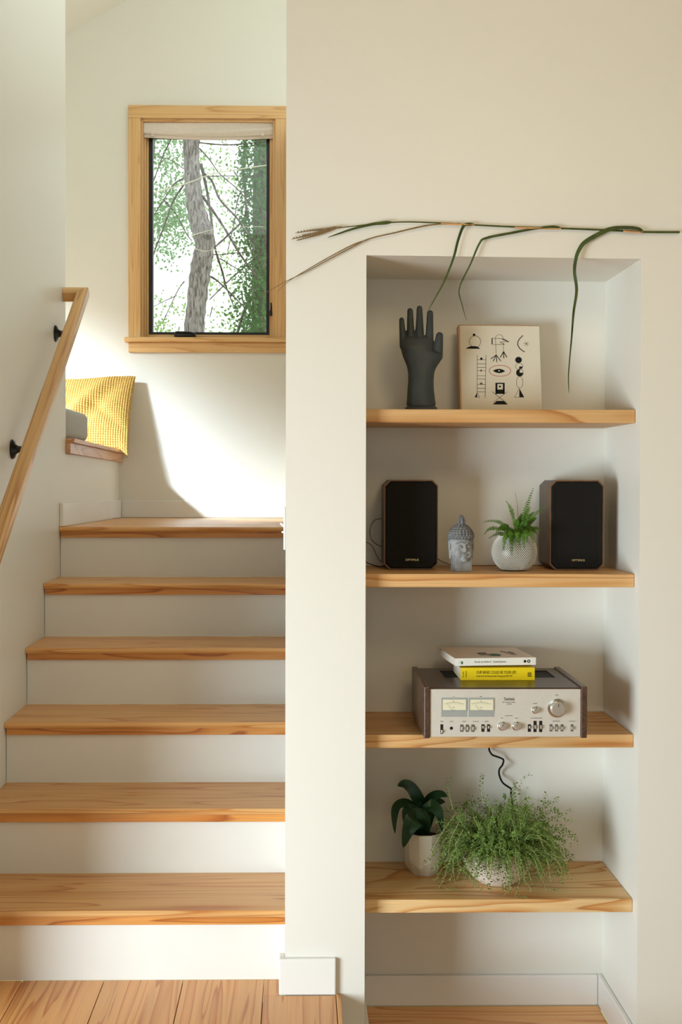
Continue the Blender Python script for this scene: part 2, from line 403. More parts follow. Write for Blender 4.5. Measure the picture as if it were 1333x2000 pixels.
# lower floor (planks along x inside and before the niche)
fl = struct(bpy.data.objects.new('floor', None)); COL.objects.link(fl); fl.location = (0, 0, ZF)
for i in range(44):
    y1 = 3.285-i*.135
    x0 = .118
    mb = MB(); mb.box(x0 if y1 < 2.95 else NX0+.014, 2.3 if y1 < 2.95 else NX1-.014, y1-.1335, y1, ZF-.02, ZF)
    if y1-.1335 < YW < y1:
        mb = MB(); mb.box(NX0+.014, NX1-.014, y1-.1335, y1, ZF-.02, ZF)
    mb.build('plank', M['fir_x'], fl, bevel=.0008, seg=1)
# platform with planks running in depth
pf = struct(bpy.data.objects.new('floor.001', None)); COL.objects.link(pf); pf.location = (0, 0, ZP)
xs = []
for px in (-1220, -1065, -910, -755, -597, -440, -285, -130, 43, 203, 358, 516):
    xs.append(P(px, 1912, 3.03).x)
xs.append(.098)
for a, b_ in zip(xs[:-1], xs[1:]):
    mb = MB(); mb.box(a+.0011, b_-.0011, -2.6, 3.037 if b_ < -.05 else 2.9405, ZP-.022, ZP)
    if b_ > -.05: mb.box(a+.0007, -.0475, 2.9405, 3.037, ZP-.022, ZP)
    mb.build('plank', M['fir_y'], pf, bevel=.0008, seg=1)
mb = MB(); mb.box(.0985, .111, -2.6, 2.954, ZP-.022, ZP); mb.build('nosing', M['fir_y'], pf, bevel=.003)
mb = MB(); mb.box(xs[0], .104, -2.6, 2.954, ZF, ZP-.0225); mb.build('platform_side', M['trimpaint'], pf)

# ------------------------------------------------------------------ staircase
st = thing('staircase', (-.466, 3.0, ZP), 'six-step staircase with orange fir treads and white risers', 'staircase')
for i, (y, z) in enumerate(STEPS[:-1]):
    yb = STEPS[i+1][0]+.024
    # tread with rounded nose
    pr = [(yb, z), (y+.006, z), (y+.002, z-.003), (y, z-.009), (y+.002, z-.015), (y+.006, z-.018), (yb, z-.018)]
    mb = MB(); mb.prism(pr, XL+.001, XP-.001, 'x'); mb.build('tread', M['fir_x'], st, smooth=True, angle=35)
    mb = MB(); mb.box(XL+.004, XP-.001, y+.013, y+.0235, z-.040, z-.0185); mb.build('nosing_trim', M['fir_trim'], st, bevel=.001, seg=1)
zprev = ZP
for i, (y, z) in enumerate(STEPS):
    mb = MB(); mb.box(XL+.002, XP-.001, y+.024, y+.040, zprev+.0003, z-.019); mb.build('riser', M['riser'], st)
    zprev = z
# landing: front nosing board, deck boards (they fall slightly to the back), trim
ly, lz = STEPS[-1]
pr = [(ly+.11, lz), (ly+.006, lz), (ly+.002, lz-.003), (ly, lz-.009), (ly+.002, lz-.015), (ly+.006, lz-.018), (ly+.11, lz-.018)]
mb = MB(); mb.prism(pr, XL+.001, XP-.001, 'x'); mb.build('tread', M['fir_x'], st, smooth=True, angle=35)
mb = MB(); mb.box(XL+.004, XP-.001, ly+.013, ly+.0235, lz-.040, lz-.0185); mb.build('nosing_trim', M['fir_trim'], st, bevel=.001, seg=1)
LZ = lambda y: lz - .0125*(y-ly-.11)/(YB-ly-.11)
for i in range(9):
    a = ly+.111+i*(YB-ly-.113)/9; b_ = ly+.111+(i+1)*(YB-ly-.113)/9-.001
    mb = MB(); mb.hexa([(XL+.001, a, LZ(a)-.02), (XP-.001, a, LZ(a)-.02), (XP-.001, b_, LZ(b_)-.02), (XL+.001, b_, LZ(b_)-.02)],
                       [(XL+.001, a, LZ(a)), (XP-.001, a, LZ(a)), (XP-.001, b_, LZ(b_)), (XL+.001, b_, LZ(b_))])
    mb.build('landing_board', M['fir_x'], st, bevel=.0006, seg=1)

# ------------------------------------------------------------------ baseboards
def bb(name, mbx): return struct(mbx.build(name, M['trimpaint'], bevel=.003, seg=2))
mb = MB(); mb.hexa([(XL, 4.39, lz+.001), (XL+.014, 4.39, lz+.001), (XL+.014, YB-.001, LZ(YB)+.001), (XL, YB-.001, LZ(YB)+.001)],
                   [(XL, 4.39, lz+.090), (XL+.014, 4.39, lz+.090), (XL+.014, YB-.001, LZ(YB)+.088), (XL, YB-.001, LZ(YB)+.088)])
bb('baseboard_left', mb)
mb = MB(); mb.box(XL+.015, XP-.001, YB-.013, YB-.0005, LZ(YB)+.001, LZ(YB)+.086); bb('baseboard_back', mb)
# block of baseboard wrapped round the pier end on the platform
mb = MB(); mb.prism([(-.047, 2.941), (.098, 2.941), (.098, 2.9545), (XP-.0005, 2.9545), (XP-.0005, 2.985), (-.047, 2.985)], ZP+.0005, -1.219, 'z')
bb('baseboard_pier', mb)
# baseboards in the niche and on the lower wall
mb = MB(); mb.box(NX0+.0145, NX1-.0145, YN-.014, YN-.0005, ZF+.0005, -1.412); bb('baseboard_niche_back', mb)
mb = MB(); mb.box(NX1-.014, NX1-.0005, 2.93, YN-.0005, ZF+.0005, -1.412); bb('baseboard_niche_right', mb)
mb = MB(); mb.box(NX0+.0005, NX0+.014, 2.93, YN-.0005, ZF+.0005, -1.412); bb('baseboard_niche_left', mb)

# ------------------------------------------------------------------ shelves
SH = [(.1835, 'top shelf'), (-.242, 'second'), (-.659, 'third'), (-1.0885, 'lowest')]
shl = ['light fir shelf board in the niche carrying the dark hand and the drawing',
       'light fir shelf board carrying the two black loudspeakers',
       'light fir shelf board under the silver amplifier',
       'lowest fir shelf board carrying the two potted plants, wavy grain on its edge']
M['shelf_wavy'] = wood('shelf_fir_wavy', srgb(228, 190, 134), srgb(212, 156, 92), srgb(192, 128, 68), 'x', along=1.6, across=8, rings=6, fine=.18, rough=.5, coat=.05, distort=1.0)
for (z, _), lab in zip(SH, shl):
    mb = MB(); mb.box(NX0+.0006, NX1-.0006, 2.997, YN-.0006, z-.0345, z)
    o = mb.build('shelf', M['shelf_wavy' if z < -1 else 'shelf'], loc=(.5225, 3.15, z-.0345), bevel=.002, seg=2)
    tag(o, lab, 'shelf', 'fir shelves in the wall niche')

# ------------------------------------------------------------------ window
wn = struct(thing('window_1', (-.455, YB, WZ0), None, None))
def wp(name, mat, *bx, **k):
    mb = MB(); mb.box(*bx); return mb.build(name, mat, wn, **k)
cw = .060
wp('casing', M['pine_z'], WX0-cw, WX0, YB-.018, YB-.0005, WZ0+.012, WZ1, bevel=.002)
wp('casing', M['pine_z'], WX1, WX1+cw, YB-.018, YB-.0005, WZ0+.012, WZ1, bevel=.002)
wp('casing', M['pine_x'], WX0-cw, WX1+cw, YB-.019, YB-.0005, WZ1+.0005, WZ1+.064, bevel=.002)
wp('sill', M['pine_x'], WX0-cw-.018, WX1+cw+.01, YB-.040, YB+.09, WZ0-.012, WZ0+.0115, bevel=.004)
wp('apron', M['pine_x'], WX0-cw, WX1+cw, YB-.018, YB-.0005, WZ0-.062, WZ0-.0125, bevel=.002)
wp('jamb', M['pine_z'], WX0, WX0+.012, YB, YB+.14, WZ0+.012, WZ1, bevel=.001)
wp('jamb', M['pine_z'], WX1-.012, WX1, YB, YB+.14, WZ0+.012, WZ1, bevel=.001)
wp('jamb', M['pine_x'], WX0+.0125, WX1-.0125, YB, YB+.14, WZ1-.012, WZ1, bevel=.001)
wp('stop', M['pine_z'], WX0+.0125, WX0+.021, YB+.035, YB+.13, WZ0+.012, WZ1-.013, bevel=.001)
wp('stop', M['pine_z'], WX0+.0215, WX0+.031, YB+.060, YB+.13, WZ0+.012, WZ1-.013, bevel=.001)
wp('stop', M['pine_z'], WX1-.029, WX1-.0125, YB+.045, YB+.13, WZ0+.012, WZ1-.013, bevel=.001)
wp('stop', M['pine_x'], WX0+.0315, WX1-.0295, YB+.045, YB+.13, WZ0+.012, WZ0+.034, bevel=.001)
wp('stop', M['pine_x'], WX0+.0315, WX1-.0295, YB+.070, YB+.13, WZ1-.05, WZ1-.013, bevel=.001)
sx0, sx1, sz0, sz1 = WX0+.0315, WX1-.0295, WZ0+.0345, WZ1-.0505
mb = MB()
for bx in ((sx0, sx0+.019, sz0, sz1), (sx1-.016, sx1, sz0, sz1), (sx0+.019, sx1-.016, sz0, sz0+.016), (sx0+.019, sx1-.016, sz1-.018, sz1)):
    mb.box(bx[0], bx[1], YB+.072, YB+.118, bx[2], bx[3])
mb.build('sash', M['black'], wn, bevel=.0015, seg=1)
wp('glass', M['glass'], sx0+.018, sx1-.015, YB+.095, YB+.099, sz0+.015, sz1-.017)
# folded crank and sash lock
cx = P(361, 658, YB).x
mb = MB(); mb.prism([(cx-.056, WZ0+.020), (cx+.054, WZ0+.020), (cx+.050, WZ0+.040), (cx+.03, WZ0+.046), (cx-.04, WZ0+.047), (cx-.054, WZ0+.042)], YB+.010, YB+.044, 'y')
h = mb.build('crank', M['black'], wn, bevel=.004, smooth=True)
mb = MB(); mb.tube([(cx-.045, YB+.012, WZ0+.042), (cx+.02, YB+.008, WZ0+.040), (cx+.046, YB+.010, WZ0+.034)], [.006, .006, .008], 8); mb.build('crank_arm', M['blackmetal'], h, smooth=True)
lx = WX1-.028
mb = MB(); mb.box(lx, lx+.012, YB+.020, YB+.044, WZ0+.13, WZ0+.152); mb.tube([(lx+.006, YB+.022, WZ0+.145), (lx+.009, YB+.012, WZ0+.165), (lx+.007, YB+.012, WZ0+.192)], [.005, .005, .004], 8)
mb.build('lock_lever', M['black'], wn, smooth=True)
# folded fabric shade
sh = thing('roman_shade', (-.455, YB+.005, 1.72), 'folded pale linen blind under the head of the pine window frame', 'blind')
def shade_panel(y0, dz, sag, zt, name):
    mb = MB(); nx, nz = 24, 8; vs = []; t = .004
    for side in (0, 1):
        for i in range(nx+1):
            u = i/nx
            for j in range(nz+1):
                v = j/nz
                ztop = zt - .004*(4*u*(1-u))*0 ; zb = zt-dz-sag*4*u*(1-u)
                z = ztop+(zb-ztop)*v
                y = y0 + side*t - .006*math.sin(v*math.pi) - .004*math.sin(v*9+u*3)
                vs.append((WX0+.013+u*(WX1-WX0-.026), y, z))
    k = (nx+1)*(nz+1); q = nz+1; fs = []
    for i in range(nx):
        for j in range(nz):
            a = i*q+j; fs += [(a, a+q, a+q+1, a+1), (k+a, k+a+1, k+a+q+1, k+a+q)]
    for i in range(nx):
        fs += [(i*q, k+i*q, k+(i+1)*q, (i+1)*q), (i*q+nz, (i+1)*q+nz, k+(i+1)*q+nz, k+i*q+nz)]
    for j in range(nz):
        fs += [(j, j+1, k+j+1, k+j), (nx*q+j, k+nx*q+j, k+nx*q+j+1, nx*q+j+1)]
    return mb.add(vs, fs).build(name, M['shade'], sh, smooth=True)
shade_panel(YB+.014, .055, .012, 1.791, 'fabric')
shade_panel(YB+.026, .066, .010, 1.786, 'fabric')
for px in (298, 513):
    x = P(px, 262, YB).x
    mb = MB(); mb.box(x-.008, x+.008, YB+.004, YB+.012, 1.722, 1.742); mb.box(x-.003, x+.003, YB+.000, YB+.012, 1.727, 1.735)
    mb.build('clip', M['paper'], sh, bevel=.001, seg=1)

# ------------------------------------------------------------------ handrail
RX = -.826; TOP = Vector((RX, 4.47, .708)); sl = .695
d1 = Vector((0, 1, sl)).normalized(); n1 = Vector((0, -sl, 1)).normalized()
hr = thing('handrail', (XL, 3.6, .15), 'sloping pale fir handrail with returned end on the left stair wall', 'handrail')
def rr(wd, ht, r=.012, n=4):
    pts = []
    for cx_, cy_, a0 in ((wd/2-r, ht/2-r, 0), (-wd/2+r, ht/2-r, 90), (-wd/2+r, -ht/2+r, 180), (wd/2-r, -ht/2+r, 270)):
        for k in range(n+1):
            q = R(a0+90*k/n); pts.append((cx_+r*math.cos(q), cy_+r*math.sin(q)))
    return pts
prof = rr(.042, .050); n = len(prof)
low = TOP - d1*((TOP.y-2.8)/d1.y)
A = [low+Vector((a, 0, 0))+n1*b_ for a, b_ in prof]
B = [TOP+Vector((a, 0, 0))+d1*a+n1*b_ for a, b_ in prof]
C = [Vector((XL+.0005, TOP.y, TOP.z))+d1*a+n1*b_ for a, b_ in prof]
ring = lambda k: [(i+k*n, (i+1) % n+k*n, (i+1) % n+(k+1)*n, i+(k+1)*n) for i in range(n)]
ro = MB().add(A+B, ring(0)+[tuple(range(n))[::-1], tuple(range(n, 2*n))]).build('rail', M['rail'], hr, smooth=True, angle=50)
ra = math.atan(sl); ro.data.transform(Matrix.Rotation(-ra, 4, 'X')); ro.rotation_euler.x = ra
MB().add(B+C, ring(0)+[tuple(range(n))[::-1], tuple(range(n, 2*n))]).build('rail_return', M['pine_x'], hr, smooth=True, angle=50)
for (y, z) in ((4.32, .54), (3.665, .095)):
    rz_ = TOP.z-(TOP.y-y)*sl
    mb = MB(); mb.lathe([(.031, 0), (.031, .004), (.027, .008), (.016, .012), (.011, .020), (.0095, .034)], (XL+.0005, y, z), 24, 'x')
    mb.tube([(XL+.03, y, z), (XL+.05, y, z), (XL+.062, y, z+.012), (RX, y, z+.035), (RX, y, rz_-.030)], .0085, 12)
    b1 = mb.build('bracket', M['blackmetal'], hr, smooth=True)

# ------------------------------------------------------------------ bench ledge with cushions
bn = thing('bench_ledge', (-.9, 5.2, .10), 'reddish fir ledge board and fascia capping the low alcove wall', 'bench')
tz = lambda y: .160 - .014*(y-4.5)/1.35
def sl_box(x0, x1, y0, y1, dz0, dz1):
    mb = MB(); mb.hexa([(x0, y0, tz(y0)+dz0), (x1, y0, tz(y0)+dz0), (x1, y1, tz(y1)+dz0), (x0, y1, tz(y1)+dz0)],
                       [(x0, y0, tz(y0)+dz1), (x1, y0, tz(y0)+dz1), (x1, y1, tz(y1)+dz1), (x0, y1, tz(y1)+dz1)]); return mb
sl_box(-1.75, -.866, 4.512, YB-.001, -.016, 0).build('ledge_board', M['bench'], bn, bevel=.002)
sl_box(XL+.0005, -.882, 4.512, YB-.001, -.058, -.0165).build('fascia', M['bench'], bn, bevel=.001)
mb = MB(); mb.box(-1.70, -1.0, 4.55, YB-.001, -.35, .125); mb.build('bench_box', M['trimpaint'], bn)

def cushion_box(name, x0, x1, y0, y1, z0, z1, r, mat, lab, cat):
    mb = MB(); mb.box(x0, x1, y0, y1, z0, z1)
    o = mb.build(name, mat, loc=((x0+x1)/2, (y0+y1)/2, z0), bevel=r, seg=5, smooth=True)
    return tag(o, lab, cat)
cushion_box('seat_cushion', -1.60, -.903, 4.56, 5.02, tz(4.56)+.0005, tz(5)+.130, .03, M['greycloth'], 'pale grey box cushion lying on the alcove bench in front of the mustard pillow', 'cushion')

def make_pillow():
    # waffle pillow: local x across, z up, y thickness
    W, H = .46, .385; n = 38*5; mb = MB(); vs = []
    def surf(u, v, side):
        a, b_ = abs(2*u-1), abs(2*v-1)
        bulge = (max(0, 1-a**2.6)*max(0, 1-b_**2.6))**.55
        pin = 1-.05*(1-b_**2)*(a**3); pinv = 1-(.035*(1-a**2)*(b_**3) if v > .5 else 0)-.05*(a*b_)**6*(v > .5)
        x = (u-.5)*W*pin; z = (v-.5)*H*pinv
        fold = .018*math.exp(-((u*.62-v*.40-.06)/.06)**2) - .014*math.exp(-((u*.62-v*.40-.17)/.06)**2) - .016*math.exp(-((u*.8+v*.9-.98)/.07)**2)*max(0, min(1, (u-.4)/.3)) + .010*mnoise.noise(Vector((u*3, v*3, 1.3+side)))
        t = .060*bulge + fold*bulge
        cell = (.5-.5*math.cos(2*math.pi*u*38))*(.5-.5*math.cos(2*math.pi*v*34))
        t += .0075*(cell**.35-.5)*(1 if side == 0 else .3)
        sg = max(0, min(1, (u-.885)/.115))**1.2*max(0, 1-v/.3)
        z += .016*max(0, u-.4)/.6*max(0, v-.5)*2 - .010*max(0, .55-u)*v
        if v < .25: z = min(z, -.5*H+.25*H*(v/.25))
        z -= .050*sg
        return Vector((x, -t if side == 0 else t, z))
    k = (n+1)
    for i in range(n+1):
        for j in range(n+1): vs.append(surf(i/n, j/n, 0))
    fs = [(i*k+j, (i+1)*k+j, (i+1)*k+j+1, i*k+j+1) for i in range(n) for j in range(n)]
    m2 = 40; base = len(vs); k2 = m2+1
    for i in range(m2+1):
        for j in range(m2+1): vs.append(surf(i/m2, j/m2, 1))
    fs += [(base+i*k2+j, base+i*k2+j+1, base+(i+1)*k2+j+1, base+(i+1)*k2+j) for i in range(m2) for j in range(m2)]
    o = mb.add(vs, fs).build('throw_pillow', M['mustard'], smooth=True, angle=80)
    return o
pw = make_pillow()
tag(pw, 'mustard yellow waffle-weave pillow leaning in the alcove corner', 'pillow')
pw.rotation_euler = (R(-22), R(0), R(-5)); pw.location = (-1.045, 5.742, .3290)

# ------------------------------------------------------------------ small gate strike on the partition edge
gs = thing('gate_latch', (XP, 3.0, -.1), 'small white latch plate on the partition edge beside the landing', 'latch')
mb = MB(); mb.box(XP-.0055, XP-.0002, 2.958, 2.985, -.178, -.068); mb.build('plate', M['plasticwhite'], gs, bevel=.002)
mb = MB(); mb.hexa([(XP-.0150, 2.96, -.113), (XP-.0055, 2.96, -.121), (XP-.0055, 2.98, -.121), (XP-.0150, 2.98, -.113)],
                   [(XP-.0135, 2.96, -.108), (XP-.0055, 2.96, -.113), (XP-.0055, 2.98, -.113), (XP-.0135, 2.98, -.108)])
mb.ell((XP-.007, 2.97, -.133), (.004, .004, .003), 10, 6); mb.build('hook', M['plasticwhite'], gs)

# ------------------------------------------------------------------ top shelf: hand mould
HY = 3.12
hz = SH[0][0]
hb = P(822, 806, HY)
def hp(cx_, cy_):      # crop coordinates of the hand study -> point
    return P(760+cx_/4.166, 580+cy_/4.166, HY)
mb = MB(); sC = 1/4.166/728
fl_ = .62
for a, b_, ra, rb in (((104, 186), (119, 400), 21, 32), ((173, 113), (180, 400), 24, 37), ((250, 93), (251, 400), 24, 41), ((336, 132), (328, 420), 26, 37)):
    mb.capsule(hp(*a), hp(*b_), ra*sC, rb*sC, .72)
mb.capsule(hp(413, 314), hp(394, 480), 30*sC, 47*sC, .6)
# palm, wrist and forearm: one tapering body
vs = []; fs = []
rings_ = []
for cy_, xl, xr, dp_ in ((312, 150, 330, .006), (340, 100, 358, .0125), (400, 92, 358, .0185), (438, 101, 364, .0205), (452, 104, 402, .0205), (470, 109, 436, .0205), (500, 120, 434, .021), (530, 133, 416, .022), (560, 145, 394, .0235), (590, 152, 378, .025), (620, 156, 369, .0265), (680, 157, 364, .0285), (760, 151, 366, .031), (840, 146, 376, .033), (876, 142, 382, .034)):
    a, b_ = hp(xl, cy_), hp(xr, cy_); rings_.append(((a+b_)/2, (b_-a).length/2, dp_))
z0 = hz
c0 = hp(262, 890); rings_.append((Vector((c0.x, HY, c0.z)), .0345, .034))
for zz, wd, dp in ((c0.z-.001, .0405, .040), (hz+.008, .0445, .044), (hz+.0003, .0455, .045)):
    rings_.append((Vector((c0.x, HY, zz)), wd, dp))
for c, wd, dp in rings_:
    for k in range(28):
        q = 2*math.pi*k/28; e = .8
        cxs = math.copysign(abs(math.cos(q))**e, math.cos(q)); sns = math.copysign(abs(math.sin(q))**e, math.sin(q))
        vs.append(c+Vector((cxs*wd, sns*dp, 0)))
for i in range(len(rings_)-1):
    for k in range(28): fs.append((i*28+k, i*28+(k+1) % 28, (i+1)*28+(k+1) % 28, (i+1)*28+k))
fs += [tuple(range(28)), tuple(range((len(rings_)-1)*28, len(rings_)*28))[::-1]]
mb.add(vs, fs)
o = mb.build('hand_mould', M['mould'], loc=(c0.x, HY, hz))
remesh(o, .0016, 4, .5)
zmin = min(v.co.z for v in o.data.vertices)
for v in o.data.vertices: v.co.z -= zmin
tag(o, 'dark charcoal hand mould standing upright with spread fingers on the top shelf', 'hand sculpture')

# ------------------------------------------------------------------ top shelf: drawing on board (local: x right, z up, face at y=0)
bd = thing('art_board', (.596, 3.195, hz+.0005), 'square cream print with black abstract symbols leaning on the niche wall', 'artwork')
BWd, BHt = .222, .245
bl = P(903, 800, 3.19); bd.location = (bl.x, 3.19, hz+.006)
bd.rotation_euler = (R(-9.5), 0, R(1.5))
mb = MB(); mb.box(-.0045, BWd+.0005, .0005, .030, 0, BHt+.002); mb.build('board', M['board_edge'], bd, world=False, bevel=.001, seg=1)
mb = MB(); mb.box(0, BWd, -.0006, .0005, 0, BHt-.001); mb.build('paper', M['paper'], bd, world=False)
k_ = BWd/665
def bp_(cx_, cy_): return ((cx_-(570+20*(cy_-215)/700))*k_, BHt-.001-(cy_-213)*k_*.985)
ink, red = MB(), MB()
def poly(pts, t=ink):
    q = [bp_(*p) for p in pts]; n = len(q)
    a = sum(q[i][0]*q[(i+1) % n][1]-q[(i+1) % n][0]*q[i][1] for i in range(n))
    if a < 0: q = q[::-1]
    t.prism(q, -.0009, -.0006, 'y')
def line(pts, wd=3, t=ink, closed=False):
    n = len(pts)
    for i in range(n if closed else n-1):
        a, b_ = Vector(pts[i]), Vector(pts[(i+1) % n]); d = b_-a
        if d.length < 1e-6: continue
        nn = Vector((-d.y, d.x)).normalized()*wd/2; e = d.normalized()*wd*.3
        poly([a-nn-e, b_-nn+e, b_+nn+e, a+nn-e], t)
def arc(cx_, cy_, rx, ry, a0=0, a1=360, n=28):
    return [(cx_+rx*math.cos(R(a0+(a1-a0)*i/n)), cy_+ry*math.sin(R(a0+(a1-a0)*i/n))) for i in range(n+1)]
# dome with a ball
poly(arc(688, 293, 11, 11)); line(arc(697, 352, 47, 50, -250, 70), 3); poly([(620, 414), (640, 400), (665, 392), (700, 392), (724, 400), (740, 414)])
# pointing hand with bird feet
line([(840, 322), (840, 374)], 8); line([(850, 322), (935, 325), (980, 352), (940, 350), (905, 356), (925, 366), (945, 374), (850, 377)], 3)
line([(925, 330), (980, 352)], 6); line(arc(900, 325, 33, 35, 180, 360), 2.5); line([(868, 325), (874, 470)], 2.5); line([(933, 360), (936, 440)], 2.5)
for tip in ((830, 500), (848, 522), (880, 528), (912, 518)): line([(874, 468), tip], 6)
for tip in ((910, 486), (938, 494), (963, 486)): line([(936, 438), tip], 7)
# crescent and star
line([(1098, 297), (1070, 325), (1056, 350), (1055, 378), (1068, 405), (1090, 425), (1112, 438)], 7)
for a in (0, 60, 120): line([(1128-26*math.cos(R(a+5)), 368-24*math.sin(R(a+5))), (1128+26*math.cos(R(a+5)), 368+24*math.sin(R(a+5)))], 2.5)
# ladder
line([(716, 470), (716, 790)], 3); line([(789, 468), (782, 835)], 3)
for y in (510, 545, 576, 604, 648, 676, 722, 756, 786): line([(716, y), (786, y)], 3)
poly(arc(750, 500, 10, 10)); poly(arc(752, 603, 9, 10, 90, 270)); poly(arc(749, 712, 10, 9, 0, 180)); line(arc(749, 712, 10, 9), 1.5)
poly([(695, 834), (716, 792), (716, 834)]); line([(716, 792), (736, 834), (716, 834)], 2.5)
# eye in a red oval
poly([(845, 604), (870, 592), (900, 586), (930, 594), (950, 608), (925, 620), (898, 625), (870, 618)])
line(arc(906, 604, 90, 48), 4, red)
# totem of discs
poly(arc(1061, 509, 28, 27)); line(arc(1066, 565, 30, 28), 2.5); poly([(1067, 566), (1094, 566), (1090, 580), (1067, 592)])
poly(arc(1071, 620, 29, 31, 0, 270)+[(1071, 620)]); line(arc(1071, 620, 29, 31), 2.5)
line(arc(1070, 702, 27, 50), 2.5); line([(1066, 754), (1026, 832), (1066, 832)], 2.5); poly([(1067, 754), (1108, 832), (1067, 832)])
# chair-like figure
for bx in ((868, 708, 884, 805), (930, 708, 945, 805), (868, 708, 945, 718), (868, 766, 945, 803)):
    poly([(bx[0], bx[1]), (bx[2], bx[1]), (bx[2], bx[3]), (bx[0], bx[3])])
poly(arc(905, 740, 8, 8)); line([(840, 784), (960, 880)], 3); line([(966, 784), (850, 880)], 3); poly([(846, 894), (880, 864), (935, 864), (972, 894)])
ink.build('drawing', M['ink'], bd, world=False); red.build('red_oval', M['redink'], bd, world=False)
mb = MB(); q = bp_(898, 604); mb.lathe([(.0021, -.0013), (.0021, -.0009)], (q[0], 0, q[1]), 12, 'y'); mb.build('pupil', M['paper'], bd, world=False)

# ------------------------------------------------------------------ second shelf: loudspeakers
sz = SH[1][0]
def speaker(x0, y, rz, lab, first=None):
    W, H, D, c = .146, .243, .142, .015
    t = thing('loudspeaker', (x0, y, sz+.0003), lab, 'loudspeaker', 'pair of bookshelf loudspeakers', rz)
    oc = lambda i: [(-W/2+c, i), (W/2-c, i), (W/2-i, c), (W/2-i, H-c), (W/2-c, H-i), (-W/2+c, H-i), (-W/2+i, H-c), (-W/2+i, c)]
    if first:
        for ch in list(first.children):
            q = ch.copy(); COL.objects.link(q); q.parent = t
        return t
    mb = MB(); mb.prism(oc(0), .006, D, 'y'); mb.build('cabinet', M['veneer'], t, world=False, bevel=.0012, seg=1)
    mb = MB(); mb.prism(oc(.0004), .0022, .0058, 'y'); mb.build('front_edge', M['copper'], t, world=False)
    i = .006
    def oct2(i, cc): return [(-W/2+cc+i, i), (W/2-cc-i, i), (W/2-i, cc+i), (W/2-i, H-cc-i), (W/2-cc-i, H-i), (-W/2+cc+i, H-i), (-W/2+i, H-cc-i), (-W/2+i, cc+i)]
    A = [(p[0], .002, p[1]) for p in oct2(.0035, .014)]; B = [(p[0], -.005, p[1]) for p in oct2(.0055, .014)]
    Cc = [(p[0], -.0065, p[1]) for p in oct2(.0085, .013)]; Dd = [(p[0], -.005, p[1]) for p in oct2(.016, .008)]
    fs = [(i+8*k, (i+1) % 8+8*k, (i+1) % 8+8*k+8, i+8*k+8) for k in range(3) for i in range(8)]+[tuple(range(8))[::-1], tuple(range(24, 32))]
    MB().add(A+B+Cc+Dd, fs).build('grille', M['cloth'], t, world=False)
    text('OPTIMUS', .0078, (-.0155, -.0056, .0245), (1, 0, 0), (0, 0, 1), M['gold'], t, sx=1.12, world=False)
    return t
s1 = speaker(P(804, 1000, 3.13).x, 3.135, R(-1), 'black-fronted loudspeaker left of the stone head, taupe wire at its side')
s2 = speaker(P(1127, 1000, 3.13).x-.0, 3.125, R(0), 'black-fronted loudspeaker right of the fern, brown veneer side showing', s1)

# ------------------------------------------------------------------ second shelf: stone head
bx_, by_ = P(902, 1100, 3.09).x, 3.09
bu = thing('stone_head', (bx_, by_, sz+.0003), 'small carved grey stone head with curled hair and topknot between loudspeaker and fern', 'sculpture', rz=R(10))
mb = MB()
mb.prism([(-.023, -.020), (.023, -.020), (.024, .020), (-.024, .020)], .0, .040, 'z')
mb.ell((0, .002, .062), (.0290, .031, .042)); mb.ell((0, -.005, .044), (.0215, .0225, .024)); mb.ell((0, .006, .082), (.031, .032, .032))
mb.ell((0, -.0255, .031), (.009, .006, .006), 12, 8)                      # chin
mb.capsule((0, -.0275, .075), (0, -.033, .056), .0028, .0042)             # nose
mb.ell((-.0042, -.0295, .0545), (.003, .003, .0025), 10, 6); mb.ell((.0042, -.0295, .0545), (.003, .003, .0025), 10, 6)
for s_ in (-1, 1):
    for t in range(9):                                                    # brows
        q = t/8; mb.ell((s_*(.003+.019*q), -.0295+.010*q*q, .0745+.005*math.sin(q*2.6)-.002*q), (.0022, .0022, .0017), 8, 6)
    mb.ell((s_*.0115, -.0268, .0665), (.0066, .0042, .0032), 12, 8)       # lidded eyes
    mb.ell((s_*.0115, -.0285, .0645), (.0062, .0034, .0012), 12, 6)
    mb.ell((s_*.0125, -.0165, .050), (.0125, .0115, .019), 14, 10)         # cheeks
    mb.capsule((s_*.0305, .006, .078), (s_*.029, .004, .036), .0052, .0042)  # long ears
    mb.ell((s_*.0325, .004, .066), (.003, .006, .012), 10, 8)
for s_ in (-1, 1):
    mb.ell((s_*.0038, -.0292, .0465), (.0052, .0032, .0017), 10, 6)
mb.ell((0, -.0285, .0428), (.0062, .0036, .0019), 10, 6)
fo = mb.build('face', M['stone'], bu, world=False); remesh(fo, .0011, 1, .4)
mb = MB(); rows = [(.090, .0322), (.0965, .0318), (.103, .0297), (.109, .0262), (.1145, .0215), (.119, .0165)]
mb.ell((0, .006, .090), (.0312, .033, .028)); mb.ell((0, .004, .114), (.0165, .017, .014))
for ri, (z, r) in enumerate(rows):
    nn_ = max(8, int(2*math.pi*r/.0078))
    for k in range(nn_):
        a = 2*math.pi*(k+.5*(ri % 2))/nn_
        x, y = r*math.cos(a), .005+r*1.02*math.sin(a)
        mb.ell((x, y, z), (.0042, .0042, .0037), 10, 6)
for z, sc_ in ((.078, 1.0), (.084, 1.02), (.070, .98)):                   # side and back hair
    for k in range(14):
        a = R(5+170*k/13); mb.ell((.0315*sc_*math.cos(a), .006+.0325*sc_*math.sin(a), z), (.0042, .0042, .0037), 8, 6)
ho = mb.build('hair', M['stonehair'], bu, world=False); remesh(ho, .0011, 0)
mb = MB(); mb.ell((0, .004, .1335), (.0105, .0105, .0135)); mb.ell((0, .004, .144), (.0055, .0055, .0065))
